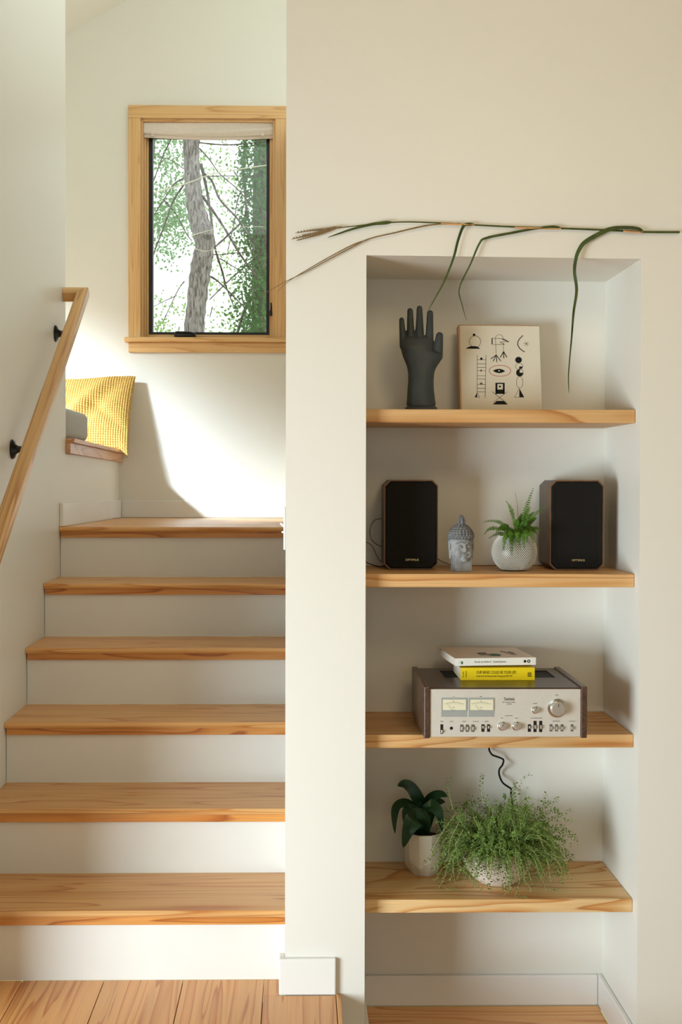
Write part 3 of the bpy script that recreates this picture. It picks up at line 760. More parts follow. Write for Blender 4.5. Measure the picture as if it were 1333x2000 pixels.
for s_ in (-1, 1):
    mb.tube([(s_*.0085, -.0035, .126), (s_*.0085, -.005, .135), (s_*.004, -.0035, .1445)], .0016, 6)
mb.tube([(0, -.0068, .127), (0, -.0072, .135), (0, -.003, .145)], .0022, 6)
mb.lathe([(.0125, 0), (.0145, .003), (.0125, .006)], (0, .004, .1195), 20)
to = mb.build('topknot', M['stonehair'], bu, world=False); remesh(to, .0009, 1, .3)

# ------------------------------------------------------------------ second shelf: fern in a dotted pot
fx, fy = P(1007, 1080, 3.10).x, 3.115
fp = thing('potted_fern', (fx, fy, sz+.0003), 'small green fern in a round grey pot covered in raised white dots', 'potted plant')
PR, PC = .0600, .0515
prof = []
for t in range(-62, 53, 6):
    prof.append((PR*math.cos(R(t)), PC+PR*math.sin(R(t))*.95))
prof = [(.001, prof[0][1])]+prof
zr = prof[-1][1]; rr_ = prof[-1][0]
prof += [(rr_-.004, zr+.001), (rr_-.006, zr-.006), (rr_-.004, zr-.018), (.001, zr-.018)]
z_off = -prof[0][1]
prof = [(r, z+z_off) for r, z in prof]; zr += z_off
MB().lathe(prof, (0, 0, 0), 48, cap=False).build('pot', M['potgrey'], fp, world=False, smooth=True)
mb = MB()
for row in range(-16, 15):
    t = R(row*3.4); r = PR*math.cos(t); nd = 66
    for k in range(nd):
        a = 2*math.pi*(k+.5*(row % 2))/nd; s_ = .00185*min(1, .55+.55*math.cos(t))
        nrm = Vector((math.cos(t)*math.cos(a), math.cos(t)*math.sin(a), math.sin(t)))
        c = Vector((r*math.cos(a), r*math.sin(a), PC+z_off+PR*.95*math.sin(t)))
        u = Vector((-math.sin(a), math.cos(a), 0)); v = nrm.cross(u)
        vs = [c+u*s_*math.cos(q*math.pi/3)+v*s_*math.sin(q*math.pi/3)-nrm*.0003 for q in range(6)]+[c+u*s_*.6*math.cos(q*math.pi/3)+v*s_*.6*math.sin(q*math.pi/3)+nrm*.0010 for q in range(6)]
        mb.add(vs, [(q, (q+1) % 6, (q+1) % 6+6, q+6) for q in range(6)]+[tuple(range(6, 12))])
tag(mb.build('raised_dots', M['dots'], fp, world=False, smooth=True), kind='stuff')
mb = MB(); mb.lathe([(.001, zr-.012), (rr_*.5, zr-.010), (rr_-.006, zr-.014)], (0, 0, 0), 24, cap=False); mb.build('soil', M['terracotta'], fp, world=False, smooth=True)
def bez(a, b_, c, t): return a*(1-t)**2+b_*2*t*(1-t)+c*t*t
def frond(tip, ctrl, y0=0, width=.011, n=20, bare=0.2, base=None):
    base = base or Vector((rnd.uniform(-.015, .015), rnd.uniform(-.012, .012), zr-.012)); mb = MB()
    pts = [bez(base, ctrl, tip, i/n) for i in range(n+1)]
    mb.tube(pts, [.0010*(1-.6*i/n) for i in range(n+1)], 5)
    for i in range(int(n*bare), n+1):
        q = i/n; t = (pts[min(i+1, n)]-pts[max(i-1, 0)]).normalized()
        side = t.cross(Vector((rnd.uniform(-.3, .3), -1, .35))).normalized(); nn = side.cross(t)
        wd = width*min(1, .35+1.6*(q-bare))*(1-.72*max(0, (q-.55)/.45))*rnd.uniform(.85, 1.1)
        for s_ in (-1, 1):
            d = (side*s_+t*.28-nn*.25*rnd.random()).normalized(); p = pts[i]; b2 = t*wd*.26
            e = nn*wd*.08
            mb.add([p-b2*.6, p+d*wd*.35-b2*1.1+e, p+d*wd*.8-b2*.7, p+d*wd, p+d*wd*.8+b2*.7, p+d*wd*.35+b2*1.1+e, p+b2*.6], [(0,1,2,3,4,5,6)])
    return mb.build('frond', M['fern'], fp, world=False)
def fpt(px, py, dy=0):
    return P(px, py, fy+dy)-Vector((fx, fy, sz))
FR = [((1042, 955), (1020, 1010), .0, .0095), ((989, 979), (1008, 1000), -.01, .0075), ((1066, 986), (1040, 1010), -.02, .008), ((1057, 1037), (1045, 1020), -.02, .007),
      ((945, 1020), (985, 1008), -.02, .0075), ((947, 1044), (960, 1015), -.03, .0075), ((955, 1052), (985, 1030), -.04, .007), ((1000, 1082), (1002, 1012), -.074, .0105),
      ((1024, 1066), (1020, 1005), -.074, .0105), ((985, 1072), (988, 1018), -.074, .009), ((1044, 1000), (1030, 1010), .02, .008), ((1030, 1020), (1024, 1020), -.03, .011),
      ((978, 1030), (990, 1020), .01, .011), ((1010, 1015), (1008, 1020), -.01, .011), ((1040, 1030), (1030, 1025), .01, .011), ((1012, 1056), (1012, 1010), -.072, .0115), ((996, 1052), (998, 1016), -.070, .011),
      ((1035, 990), (1026, 1015), .0, .010), ((1020, 1004), (1016, 1020), .01, .011), ((970, 1040), (982, 1018), -.045, .010), ((1050, 1046), (1040, 1018), -.045, .009), ((1048, 1012), (1036, 1015), -.01, .010), ((1016, 1072), (1010, 1014), -.075, .009)]
for tip, pk, bx in (((1000, 1084), 1002, -.004), ((1024, 1072), 1020, .008), ((984, 1074), 990, -.012), ((1012, 1062), 1010, .002), ((1042, 1060), 1036, .018), ((996, 1062), 1000, -.006), ((1030, 1058), 1026, .012)):
    frond(fpt(*tip, -.077), fpt(pk, 1018, -.072), width=.0105, n=26, bare=.25, base=Vector((bx, -.020, zr-.010)))
for tip, ct, dy, wd in FR:
    frond(fpt(*tip, dy), fpt(*ct, dy*.6), width=wd, n=24)
mb = MB(); a = Vector((.002, 0, zr-.01)); pts = [bez(a, fpt(1018, 1000), fpt(1006, 961), i/10) for i in range(11)]
mb.tube(pts, [.0009-.00005*i for i in range(11)], 5); mb.build('bare_stem', M['fernstem'], fp, world=False, smooth=True)

# speaker wires
def wire(name, pts, r, mat, lab, sub=8):
    pts = [Vector(p) for p in pts]; out = []
    n = len(pts)
    for i in range(n-1):
        p0, p1, p2, p3 = pts[max(i-1, 0)], pts[i], pts[i+1], pts[min(i+2, n-1)]
        for k in range(sub):
            t = k/sub; out.append(.5*((2*p1)+(-p0+p2)*t+(2*p0-5*p1+4*p2-p3)*t*t+(-p0+3*p1-3*p2+p3)*t**3))
    out.append(pts[-1])
    mb = MB(); mb.tube(out, r, 7); o = mb.build(name, mat, smooth=True, loc=tuple(out[0]))
    if lab: tag(o, lab, 'cable')
    return o, out
wy = 3.27
wire('speaker_wire', [P(746, 1013, wy), P(733, 1016, wy), P(724, 1030, 3.26), P(724, 1048, 3.26), P(732, 1060, 3.27), P(746, 1068, 3.27)], .0011, M['grey_wire'], 'thin taupe wire looping out beside the left loudspeaker')
zs = sz+.0017
w1, w2, w3 = P(714, 1058, 3.26), P(727, 1066, 3.26), P(737, 1086, 3.25)
wire('speaker_wire', [w1, w2, w3, P(745, 1097, 3.25), Vector((.255, 3.285, zs+.012))], .0012, M['tan_wire'], 'tan wire dropping from the niche side behind the left loudspeaker')
wire('speaker_wire', [P(712, 1096, 3.22), P(722, 1101, 3.22), Vector((.226, 3.21, zs+.001)), Vector((.25, 3.285, zs+.001)), Vector((.27, 3.287, zs+.001))], .0014, M['ink'], 'dark wire lying on the shelf left of the left loudspeaker')
wire('speaker_wire', [P(850, 1082, 3.285), P(858, 1093, 3.285), P(872, 1100, 3.284), Vector((P(890, 1103, 3.28).x, 3.28, zs)), Vector((P(940, 1103, 3.27).x, 3.27, zs)), Vector((P(1000, 1103, 3.275).x, 3.275, zs)), Vector((P(1080, 1103, 3.28).x, 3.285, zs))], .0013, M['tan_wire'], 'tan wire running along the shelf behind the stone head')

# ------------------------------------------------------------------ third shelf: amplifier
az = SH[2][0]; AX0, AX1, AY, AD = .3168, .7286, 2.905, .315
am = thing('stereo_amplifier', ((AX0+AX1)/2, AY, az+.0003), 'silver-faced stereo amplifier with two meters and dark walnut case on the third shelf', 'amplifier')
z0, z1 = -.648, -.519
for a, b_ in ((AX0, AX0+.0155), (AX1-.0155, AX1)):
    mb = MB(); mb.box(a, b_, AY, AY+AD, z0, z1+.001); mb.build('side_panel', M['walnut'], am, bevel=.0025)
mb = MB(); xa, xb = AX0+.016, AX1-.016
vx0, vx1, vy0, vy1 = .389, .683, 3.063, 3.177
for b_ in ((xa, xb, AY+.010, vy0), (xa, xb, vy1, AY+AD-.003), (xa, vx0, vy0, vy1), (vx1, xb, vy0, vy1)):
    mb.box(b_[0], b_[1], b_[2], b_[3], z1-.010, z1-.003)
mb.build('top_cover', M['walnut_x'], am)
mb = MB(); mb.box(xa, xb, AY+.0115, AY+AD-.004, z0+.004, z1-.013); mb.build('chassis', M['black'], am)
mb = MB()
for i in range(23):
    y = vy0+.003+i*(vy1-vy0-.006)/22; mb.box(vx0, vx1, y-.0011, y+.0011, z1-.011, z1-.0055)
tag(mb.build('vent_grille', M['black'], am), kind='stuff')
fy0 = AY+.004
def ap(cx_, cy_): p = P(840+cx_/4.1656, 1320+cy_/4.1656, fy0); return p.x, p.z
mb = MB(); mb.box(xa, xb, fy0, fy0+.006, z0+.003, z1-.006); fpnl = mb.build('front_panel', M['silver'], am, bevel=.0007, seg=1)
mb = MB()
for fxx in (AX0+.05, AX1-.05):
    for fyy in (3.02, AY+AD-.05):
        mb = MB(); mb.lathe([(.012, az+.0003), (.013, az+.012)], (fxx, fyy, 0), 16); mb.build('foot', M['black'], am)
def rect(mbx, a, b_, c, d, y0, y1): # crop coords
    x0_, zt_ = ap(a, b_); x1_, zb_ = ap(c, d); mbx.box(x0_, x1_, y0, y1, zb_, zt_)
for k, (a, c) in enumerate(((92, 302), (314, 524))):
    mb = MB(); rect(mb, a, 178, c, 333, fy0-.0008, fy0+.001); mt = mb.build('meter', M['meterlow'], am, bevel=.0004, seg=1)
    mb = MB(); rect(mb, a+1, 178, c-1, 192, fy0-.0022, fy0-.0008); rect(mb, a+1, 278, c-1, 285, fy0-.0022, fy0-.0008)
    rect(mb, a+1, 192, a+10, 278, fy0-.0022, fy0-.0008); rect(mb, c-10, 192, c-1, 278, fy0-.0022, fy0-.0008)
    mb.build('meter_frame', M['meterlow'], mt, bevel=.0003, seg=1)
    mb = MB(); rect(mb, a+10, 192, c-10, 278, fy0-.0012, fy0-.0008); mb.build('meter_face', M['meter'], mt)
    mb = MB(); pc = (a+c)/2
    def mline(p, q, wd, y=fy0-.0014):
        A_, B_ = Vector(ap(*p)), Vector(ap(*q)); d = (B_-A_).normalized(); nn = Vector((-d.y, d.x))*wd/2
        mb.prism([A_-nn, B_-nn, B_+nn, A_+nn], y, y+.0002, 'y')
    arcp = [(pc-74+148*i/12, 236-20*math.sin(math.pi*(i+1.5)/15)) for i in range(13)]
    for i in range(12): mline(arcp[i], arcp[i+1], .0005)
    for i in range(0, 13, 2): mline(arcp[i], (arcp[i][0]+(arcp[i][0]-pc)*.05, arcp[i][1]-9), .0004)
    for i in range(1, 12, 2): mline((arcp[i][0]*.86+pc*.14, arcp[i][1]+14), (arcp[i][0]*.86+pc*.14, arcp[i][1]+6), .0004)
    mline((a+85, 275), (a+60, 234), .0005)
    mline((pc-18, 279), (pc+12, 279), .0016)
    mb.build('scale', M['ink'], mt)
    x_, z_ = ap(pc-9, 208); text('dB', .0022, (x_, fy0-.0014, z_), (1, 0, 0), (0, 0, 1), M['ink'], mt)
    x_, z_ = ap(pc-14, 258); text('WATTS', .0019, (x_, fy0-.0014, z_), (1, 0, 0), (0, 0, 1), M['ink'], mt)
def lab_(s, cx_, cy_, size, mat='greytext', sx=1.0):
    x_, z_ = ap(cx_, cy_); text(s, size, (x_, fy0-.0003, z_), (1, 0, 0), (0, 0, 1), M[mat], am, align='CENTER', sx=sx)
lab_('LEFT', 196, 171, .0022); lab_('RIGHT', 416, 171, .0022)
lab_('Technics', 646, 194, .0082, 'ink', .95)
mb = MB(); rect(mb, 606, 195, 690, 198, fy0-.0002, fy0+.0002); mb.build('logo_line', M['ink'], am)
lab_('Stereo Integrated Amplifier', 644, 217, .0030); lab_('SU-7700', 646, 233, .0032)
lab_('TONE CONTROL', 645, 327, .0026); lab_('BASS', 587, 346, .0024); lab_('TREBLE', 704, 346, .0024)
lab_('BALANCE', 858, 228, .0024); lab_('VOLUME', 1034, 159, .0024)
lab_('POWER', 98, 373, .0024); lab_('PHONES', 176, 373, .0022); lab_('SPEAKERS', 282, 373, .0022); lab_('TAPE MONITOR', 372, 373, .0022); lab_('LOUDNESS', 462, 373, .0022)
lab_('MODE  SUBSONIC  MUTING', 868, 346, .0023); lab_('INPUT SELECTOR', 1030, 371, .0024); lab_('TAPE MONITOR', 1158, 371, .0022)
def knob(name, cx_, cy_, r, depth, ring):
    x_, z_ = ap(cx_, cy_)
    mb = MB(); mb.lathe([(ring, fy0), (ring, fy0-.0025), (ring*.93, fy0-.003)], (x_, 0, z_), 36, 'y'); kb = mb.build(name, M['chrome'], am, smooth=True)
    mb = MB(); mb.lathe([(r*1.0, fy0-.003), (r, fy0-depth+.0015), (r*.93, fy0-depth), (r*.6, fy0-depth-.0002), (.0004, fy0-depth-.0003)], (x_, 0, z_), 36, 'y')
    mb.build('cap', M['knob'], kb, smooth=True)
    mb = MB(); mb.box(x_-.0005, x_+.0005, fy0-depth-.0008, fy0-depth+.0002, z_+r*.35, z_+r*.85); mb.build('pointer', M['ink'], kb)
knob('volume_knob', 1034, 262, .0172, .020, .0235)
knob('balance_knob', 858, 277, .0062, .011, .0092)
knob('tone_knob', 589, 408, .0082, .013, .0112); knob('tone_knob', 703, 408, .0082, .013, .0112)
def switch(cx_, y0_, y1_, wd, up, dark=True, name='switch'):
    mb = MB(); rect(mb, cx_-wd, y0_, cx_+wd, y1_, fy0-.0004, fy0+.0005); sw = mb.build(name, M['black'] if dark else M['greytext'], am, bevel=.0005, seg=1)
    x_, zt_ = ap(cx_, y0_); _, zb_ = ap(cx_, y1_); zc_ = zt_+(zb_-zt_)*up
    mb = MB(); hh = (zt_-zb_)*(.30 if dark else .44)
    mb.box(x_-.0019 if dark else x_-.0023, x_+.0019 if dark else x_+.0023, fy0-.006, fy0-.0004, zc_-hh*.55, zc_+hh*.55); mb.build('lever', M['knob'], sw, bevel=.0008, seg=2)
switch(98, 394, 472, 12, .72)
x_, z_ = ap(176, 426); mb = MB(); mb.lathe([(.0042, fy0-.0003), (.0042, fy0+.0005)], (x_, 0, z_), 20, 'y'); mb.build('socket', M['black'], am)
for c_ in (261, 306, 352): switch(c_, 396, 456, 14, .5, False, 'push_button')
for c_ in (433, 479): switch(c_, 394, 456, 13, .35)
switch(811, 394, 456, 13, .35)
for c_ in (857, 903): switch(c_, 366, 458, 13, .52)
for c_ in (987, 1032, 1077): switch(c_, 394, 452, 12, .5, False, 'push_button')
switch(1158, 394, 452, 11, .5, False, 'push_button')

# ------------------------------------------------------------------ books on the amplifier
bz = z1-.003+.0004
def book(name, x0, y0, rz, wd, dp, th, z, cover, spine, lab):
    t = thing(name, (x0, y0, z), lab, 'book', 'paperbacks stacked on the amplifier', rz)
    mb = MB(); mb.box(.0012, wd-.0012, .0008, dp-.001, .0006, th-.0006); mb.build('pages', M['pages'], t, world=False)
    mb = MB(); mb.box(0, wd, 0, .0008, 0, th); mb.build('spine', spine, t, world=False)
    # covers: the upper one lifts a little at the fore edge
    mb = MB(); n = 8; vs = []
    for k in (0, 1):
        for i in range(n+1):
            v = i/n; lift = .004*v**3
            for u in (0, 1): vs.append((u*wd, .0002+v*dp, th-.0006+k*.0006+lift*(1-.7*u)))
    q = 2*(n+1); fs = []
    for i in range(n):
        a = 2*i; fs += [(a, a+2, a+3, a+1), (q+a, q+a+1, q+a+3, q+a+2), (a, q+a, q+a+2, a+2), (a+1, a+3, q+a+3, q+a+1)]
    fs += [(0, 1, q+1, q), (2*n, q+2*n, q+2*n+1, 2*n+1)]
    MB().add(vs, fs).build('front_cover', cover, t, world=False, smooth=True)
    mb = MB(); mb.box(0, wd, .0002, dp, 0, .0006); mb.build('back_cover', cover, t, world=False)
    return t
by0 = 3.022; bk = P(900, 1329, by0)
y_bk = book('paperback', bk.x, by0, 0, .1945, .145, .0322, bz, M['yellow'], M['yellow'], 'thick yellow-spined paperback lying directly on the amplifier')
def bt(t, s, size, x, z, mat, align='LEFT', sx=1.0, up=(0, 0, 1), right=(1, 0, 0)):
    return text(s, size, (x, -.0002, z), right, up, M[mat], t, align, sx, world=False)
bt(y_bk, 'OUR BAND COULD BE YOUR LIFE', .0110, .0415, .0170, 'ink', sx=.62)
bt(y_bk, 'Scenes from the American Indie Underground 1981-1991', .0058, .0415, .0090, 'ink', sx=.70)
bt(y_bk, 'MICHAEL', .0045, .0085, .0065, 'ink', up=(-1, 0, 0), right=(0, 0, 1), sx=.9)
bt(y_bk, 'AZERRAD', .0045, .0160, .0065, 'ink', up=(-1, 0, 0), right=(0, 0, 1), sx=.9)
mb = MB()
for i in range(7): mb.box(.176+.0015*i, .1765+.0015*i, -.0005, 0, .0125, .0205)
mb.box(.176, .187, -.0005, 0, .0095, .0115); mb.build('emblem', M['ink'], y_bk, world=False)
wb = P(889.5, 1304, 3.024)
w_bk = book('paperback', wb.x, 3.024, R(4.5), .216, .205, .0195, bz+.0322+.0048, M['cream'], M['white'], 'white-spined paperback with a small green drawing lying on the yellow one')
w_bk.rotation_euler = (R(-1.2), 0, R(4.5))
bt(w_bk, 'The Life, Art & Music of', .0054, .0510, .0080, 'ink', sx=.85)
t_ = bt(w_bk, 'Daniel Johnston', .0068, .1010, .0075, 'greytext', sx=.8)
mb = MB(); mb.lathe([(.0042, -.0006), (.0042, -.0001)], (.1965, 0, .0098), 20, 'y'); mb.lathe([(.0036, -.0005), (.0036, -.0001)], (.1865, 0, .0098), 16, 'y'); mb.build('emblem', M['ink'], w_bk, world=False)
mb = MB(); mb.lathe([(.0019, -.0009), (.0019, -.0006)], (.1965, 0, .0098), 14, 'y'); mb.build('emblem_centre', M['white'], w_bk, world=False)
mb = MB(); mb.prism([(.0165, .004), (.0205, .0045), (.0205, .011), (.018, .0125), (.016, .009)], -.0005, -.0001, 'y'); mb.build('spine_drawing', M['green'], w_bk, world=False)
mb = MB(); mb.box(.0105, .0160, -.0005, -.0001, .0072, .0076); mb.box(.0105, .0165, -.0005, -.0001, .0105, .0109); mb.build('spine_lines', M['ink'], w_bk, world=False)
zt = .0199
def lift(y): return .004*(y/.205)**3*.6
mb = MB(); mb.prism([(.108, .040), (.128, .038), (.136, .050), (.130, .074), (.118, .078), (.104, .066)], zt+.0006, zt+.0012, 'z'); mb.build('cover_drawing', M['green'], w_bk, world=False)
mb = MB()
for y in (.052, .062): mb.box(.078, .108, y, y+.0012, zt+.0006, zt+.0012)
for i in range(4):
    pts = [(.084+.006*i+.004*math.cos(q*math.pi/6), .088+.010*math.sin(q*math.pi/6), zt+.0009) for q in range(12)]; mb.tube(pts, .0005, 4)
mb.build('cover_lines', M['ink'], w_bk, world=False)
text('The Life, Art & Music of', .0095, (.150, .125, zt+.0016), (.28, -1, 0), (1, .28, 0), M['ink'], w_bk, world=False, sx=.9)
text('Daniel Johnston', .0085, (.168, .110, zt+.0014), (.28, -1, 0), (1, .28, 0), M['ink'], w_bk, world=False, sx=.7)

# ------------------------------------------------------------------ lowest shelf: dark-leaved plant in faceted pot
pz = SH[3][0]
dx, dy = P(828, 1690, 3.20).x, 3.205
dp = thing('potted_dracaena', (dx, dy, pz+.0003), 'dark glossy broad-leaved plant in a cream faceted pot on the lowest shelf', 'potted plant')
mb = MB(); n = 10; vs = []
def ringv(r, zf, off): return [Vector((r*math.cos(2*math.pi*(k+off)/n), r*math.sin(2*math.pi*(k+off)/n), zf(k) if callable(zf) else zf)) for k in range(n)]
vs += ringv(.0345, 0, 0); vs += ringv(.0515, lambda k: .024 if k % 2 else .044, .0); vs += ringv(.0545, .117, 0); vs += ringv(.0505, .118, 0); vs += ringv(.0495, .098, 0)
fs = [tuple(range(n))[::-1]]
for k in range(n):
    k2 = (k+1) % n
    fs += [(k, k2, n+k), (k2, n+k2, n+k)] if k % 2 == 0 else [(k, k2, n+k2), (k, n+k2, n+k)]
    for j in (1, 2, 3): fs.append((j*n+k, j*n+k2, (j+1)*n+k2, (j+1)*n+k))
mb.add(vs, fs).build('pot', M['potwhite'], dp, world=False, bevel=.0012, seg=2, smooth=True, angle=25)
mb = MB(); mb.lathe([(.001, .103), (.03, .104), (.0495, .100)], (0, 0, 0), 24, cap=False); mb.build('soil', M['terracotta'], dp, world=False, smooth=True)
def dpt(px, py, d): return P(px, py, dy+d)-Vector((dx, dy, pz))
def broad(path, wmax, up=Vector((0, -.5, 1)), fold=.25, tipw=.03):
    pts0 = [Vector(p) for p in path]; out = []; n = len(pts0)
    for i in range(n-1):
        p0, p1, p2, p3 = pts0[max(i-1, 0)], pts0[i], pts0[i+1], pts0[min(i+2, n-1)]
        for k in range(6):
            t = k/6; out.append(.5*((2*p1)+(-p0+p2)*t+(2*p0-5*p1+4*p2-p3)*t*t+(-p0+3*p1-3*p2+p3)*t**3))
    out.append(pts0[-1]); N_ = len(out)
    wd = []
    for i in range(N_):
        u = i/(N_-1); wd.append(max(.0006, 1.18*wmax*(.28*(1-u)+.9*max(0, math.sin(math.pi*u**.8))**.8)))
    MB().ribbon(out, wd, [up]*N_, .0007, fold).build('leaf', M['drac'], dp, world=False, smooth=True, angle=60)
c_ = Vector((0, 0, .10))
broad([c_+Vector((-.004, 0, 0)), dpt(822, 1580, -.01), dpt(806, 1545, -.02), dpt(790, 1532, -.03), dpt(777, 1535, -.04)], .0165, Vector((.5, -1, .6)))
broad([c_, dpt(815, 1590, -.02), dpt(795, 1570, -.04), dpt(776, 1576, -.05), dpt(771, 1600, -.055), dpt(772, 1628, -.055)], .012, Vector((-.3, -.8, 1)))
broad([c_, dpt(820, 1596, -.03), dpt(803, 1578, -.05), dpt(792, 1586, -.06), dpt(789, 1608, -.062)], .011, Vector((-.3, -.8, 1)))
broad([c_, dpt(822, 1605, -.05), dpt(812, 1600, -.075), dpt(799, 1620, -.085), dpt(788, 1656, -.082)], .023, Vector((-.3, -1, .5)), .18)
broad([c_, dpt(835, 1580, -.01), dpt(845, 1560, -.02), dpt(862, 1552, -.03), dpt(875, 1556, -.03)], .015, Vector((-.4, -.8, 1)))
broad([c_, dpt(835, 1585, -.04), dpt(845, 1576, -.06), dpt(858, 1592, -.07), dpt(864, 1624, -.07)], .017, Vector((.5, -1, .6)))
broad([c_, dpt(838, 1590, -.01), dpt(852, 1568, .0), dpt(870, 1566, .01)], .014, Vector((0, -1, .8)))
broad([c_, dpt(823, 1590, .01), dpt(812, 1588, .0), dpt(800, 1598, -.01)], .010, Vector((0, -1, .8)))
broad([c_+Vector((0, -.01, 0)), dpt(826, 1600, -.02), dpt(820, 1580, -.02), dpt(822, 1566, -.02)], .012, Vector((0, -1, .3)))

# ------------------------------------------------------------------ lowest shelf: thyme in a stoneware bowl
tx, ty = P(972, 1700, 3.13).x, 3.135
tp = thing('potted_thyme', (tx, ty, pz+.0003), 'bushy trailing thyme spilling over a speckled beige bowl on the lowest shelf', 'potted plant')
prof = [(.001, 0), (.046, .0), (.052, .003), (.068, .016), (.083, .036), (.094, .060), (.100, .086), (.102, .108), (.098, .110), (.095, .098), (.001, .096)]
MB().lathe(prof, (0, 0, 0), 48, cap=False).build('bowl', M['bowl'], tp, world=False, smooth=True)
mb = MB(); mb.lathe([(.001, .1035), (.05, .104), (.0955, .1005)], (0, 0, 0), 30, cap=False); mb.build('soil', M['terracotta'], tp, world=False, smooth=True)
stem, leaf = MB(), MB()
rt = random.Random(11)
def sprig(pts, r0=.0006, step=.0060, size=.0078, leaf_from=.2):
    n = len(pts)
    stem.tube(pts, [r0*(1-.5*i/(n-1)) for i in range(n)], 4, cap=False)
    L_ = [0]
    for i in range(1, n): L_.append(L_[-1]+(pts[i]-pts[i-1]).length)
    s_ = L_[-1]*leaf_from; ph = rt.random()*6
    while s_ < L_[-1]:
        i = next(k for k in range(1, n) if L_[k] >= s_-1e-9); u = (s_-L_[i-1])/max(1e-6, L_[i]-L_[i-1])
        p = pts[i-1].lerp(pts[i], u); t = (pts[i]-pts[i-1]).normalized()
        a = t.orthogonal().normalized(); b2 = t.cross(a); ph += 1.57+rt.uniform(-.3, .3)
        for s2 in (0, math.pi):
            if rt.random() < .12: continue
            d = (a*math.cos(ph+s2)+b2*math.sin(ph+s2)+t*rt.uniform(.2, .8)).normalized()
            ln = size*rt.uniform(.65, 1.35); sd = d.cross(t).normalized()*ln*.34; nn = d.cross(sd).normalized()*ln*.12
            leaf.add([p, p+d*ln*.55+sd+nn, p+d*ln, p+d*ln*.55-sd+nn], [(0, 1, 2), (0, 2, 3)])
        s_ += step*rt.uniform(.7, 1.3)
def tclamp(v):
    w_ = v+Vector((tx, ty, pz))
    if w_.y > 3.262: v.y = 3.262-ty
    if v.z < .004 and w_.y > 2.99: v.z = .004
    dd = math.hypot(v.x+.17, v.y-.05)          # keep clear of the neighbouring pot
    rr2 = math.hypot(v.x, v.y)
    if v.z < .108:                             # stay outside the bowl
        rb = .050+.055*min(1, max(0, v.z)/.09)**.6+.004
        if rr2 < rb and rr2 > .02: v.x *= rb/rr2; v.y *= rb/rr2
    return v
for k in range(400):
    a = rt.uniform(0, 2*math.pi); rad = .088*math.sqrt(rt.random())
    b0 = Vector((rad*math.cos(a), rad*math.sin(a)*.9, .101))
    out = a+rt.uniform(-.7, .7); el = rt.uniform(.15, 1.35); ln = rt.uniform(.085, .185)
    droop = rt.uniform(.6, 2.3) if el < .9 else rt.uniform(0, .8)
    ln *= (1.0 if math.cos(out) > -.2 else .85)
    if math.sin(out) > .3: ln *= .8
    d = Vector((math.cos(out)*math.cos(el), math.sin(out)*math.cos(el)*.8, math.sin(el)))
    pts = []; p = b0.copy(); n = 9; wob = Vector((rt.uniform(-1, 1), rt.uniform(-1, 1), rt.uniform(-.5, .5)))*.22
    for i in range(n+1):
        pts.append(tclamp(p.copy()))
        q = i/n; wob += Vector((rt.uniform(-1, 1), rt.uniform(-1, 1), rt.uniform(-1, 1)))*.30; dd = (d+wob*math.sin(q*3)+Vector((0, 0, -droop*q*q*1.6))).normalized()
        p = p+dd*ln/n
    sprig(pts, leaf_from=rt.uniform(.1, .45))
for k in range(120):     # long trailers over the front and right rim
    a = rt.uniform(math.pi*1.05, math.pi*2.15); rr3 = rt.uniform(.06, .095); b0 = Vector((rr3*math.cos(a), rr3*math.sin(a), .104))
    ln = rt.uniform(.07, .17); d = Vector((math.cos(a)*.9, math.sin(a)*.6, rt.uniform(.4, 1.1))).normalized(); p = b0.copy(); pts = []; w2 = Vector((0, 0, 0))
    for i in range(13):
        pts.append(tclamp(p.copy())); q = i/12; w2 = w2*.7+Vector((rt.uniform(-1, 1), rt.uniform(-.6, .6), rt.uniform(-.5, .5)))*.42
        p = p+(d+w2+Vector((0, 0, -rt.uniform(1.6, 3.4)*q**.8))).normalized()*ln/12
    sprig(pts, leaf_from=rt.uniform(.1, .4))
def trail(px, d0=-.05):
    return [tclamp(P(x, y, ty+d)-Vector((tx, ty, pz))) for x, y, d in px]
sprig(trail([(1000, 1600, -.06), (1015, 1650, -.115), (1020, 1700, -.12), (1012, 1735, -.125), (1006, 1752, -.128), (1030, 1754, -.13)]), size=.0078)
sprig(trail([(980, 1610, -.06), (985, 1660, -.115), (992, 1710, -.12), (1000, 1738, -.125), (985, 1748, -.13)]), size=.0078)
sprig(trail([(1040, 1610, -.05), (1060, 1650, -.08), (1066, 1690, -.09), (1050, 1712, -.09), (1030, 1716, -.09)]), size=.0075)
sprig(trail([(900, 1600, -.06), (880, 1640, -.09), (876, 1672, -.095), (890, 1690, -.095), (868, 1694, -.09)]), size=.0072)
sprig(trail([(905, 1620, -.07), (890, 1650, -.10), (896, 1690, -.115), (925, 1722, -.12), (943, 1736, -.125)]), size=.0072)
sprig(trail([(890, 1590, -.05), (868, 1620, -.085), (850, 1650, -.095), (842, 1668, -.10), (858, 1686, -.10)]), size=.0072)
sprig(trail([(1050, 1570, 0), (1085, 1580, -.02), (1100, 1600, -.03), (1118, 1604, -.03)]), size=.0078)
sprig(trail([(1040, 1560, 0), (1075, 1570, .0), (1088, 1562, .0), (1090, 1556, .0)]), size=.0078)
sprig(trail([(1010, 1570, .02), (1015, 1540, .02), (1022, 1522, .02), (1036, 1512, .02)]), size=.0078)
sprig(trail([(885, 1580, .0), (878, 1550, .0), (874, 1530, .0), (880, 1516, .0)]), size=.0078)
sprig(trail([(945, 1570, .0), (940, 1540, .0), (942, 1520, .0), (943, 1510, .0)]), size=.0078)
for mm in (stem, leaf):
    mm.v = [(x, y, max(z, .0008) if y+ty > 2.985 else z) for x, y, z in mm.v]
tag(stem.build('stems', M['thymestem'], tp, world=False), kind='stuff')
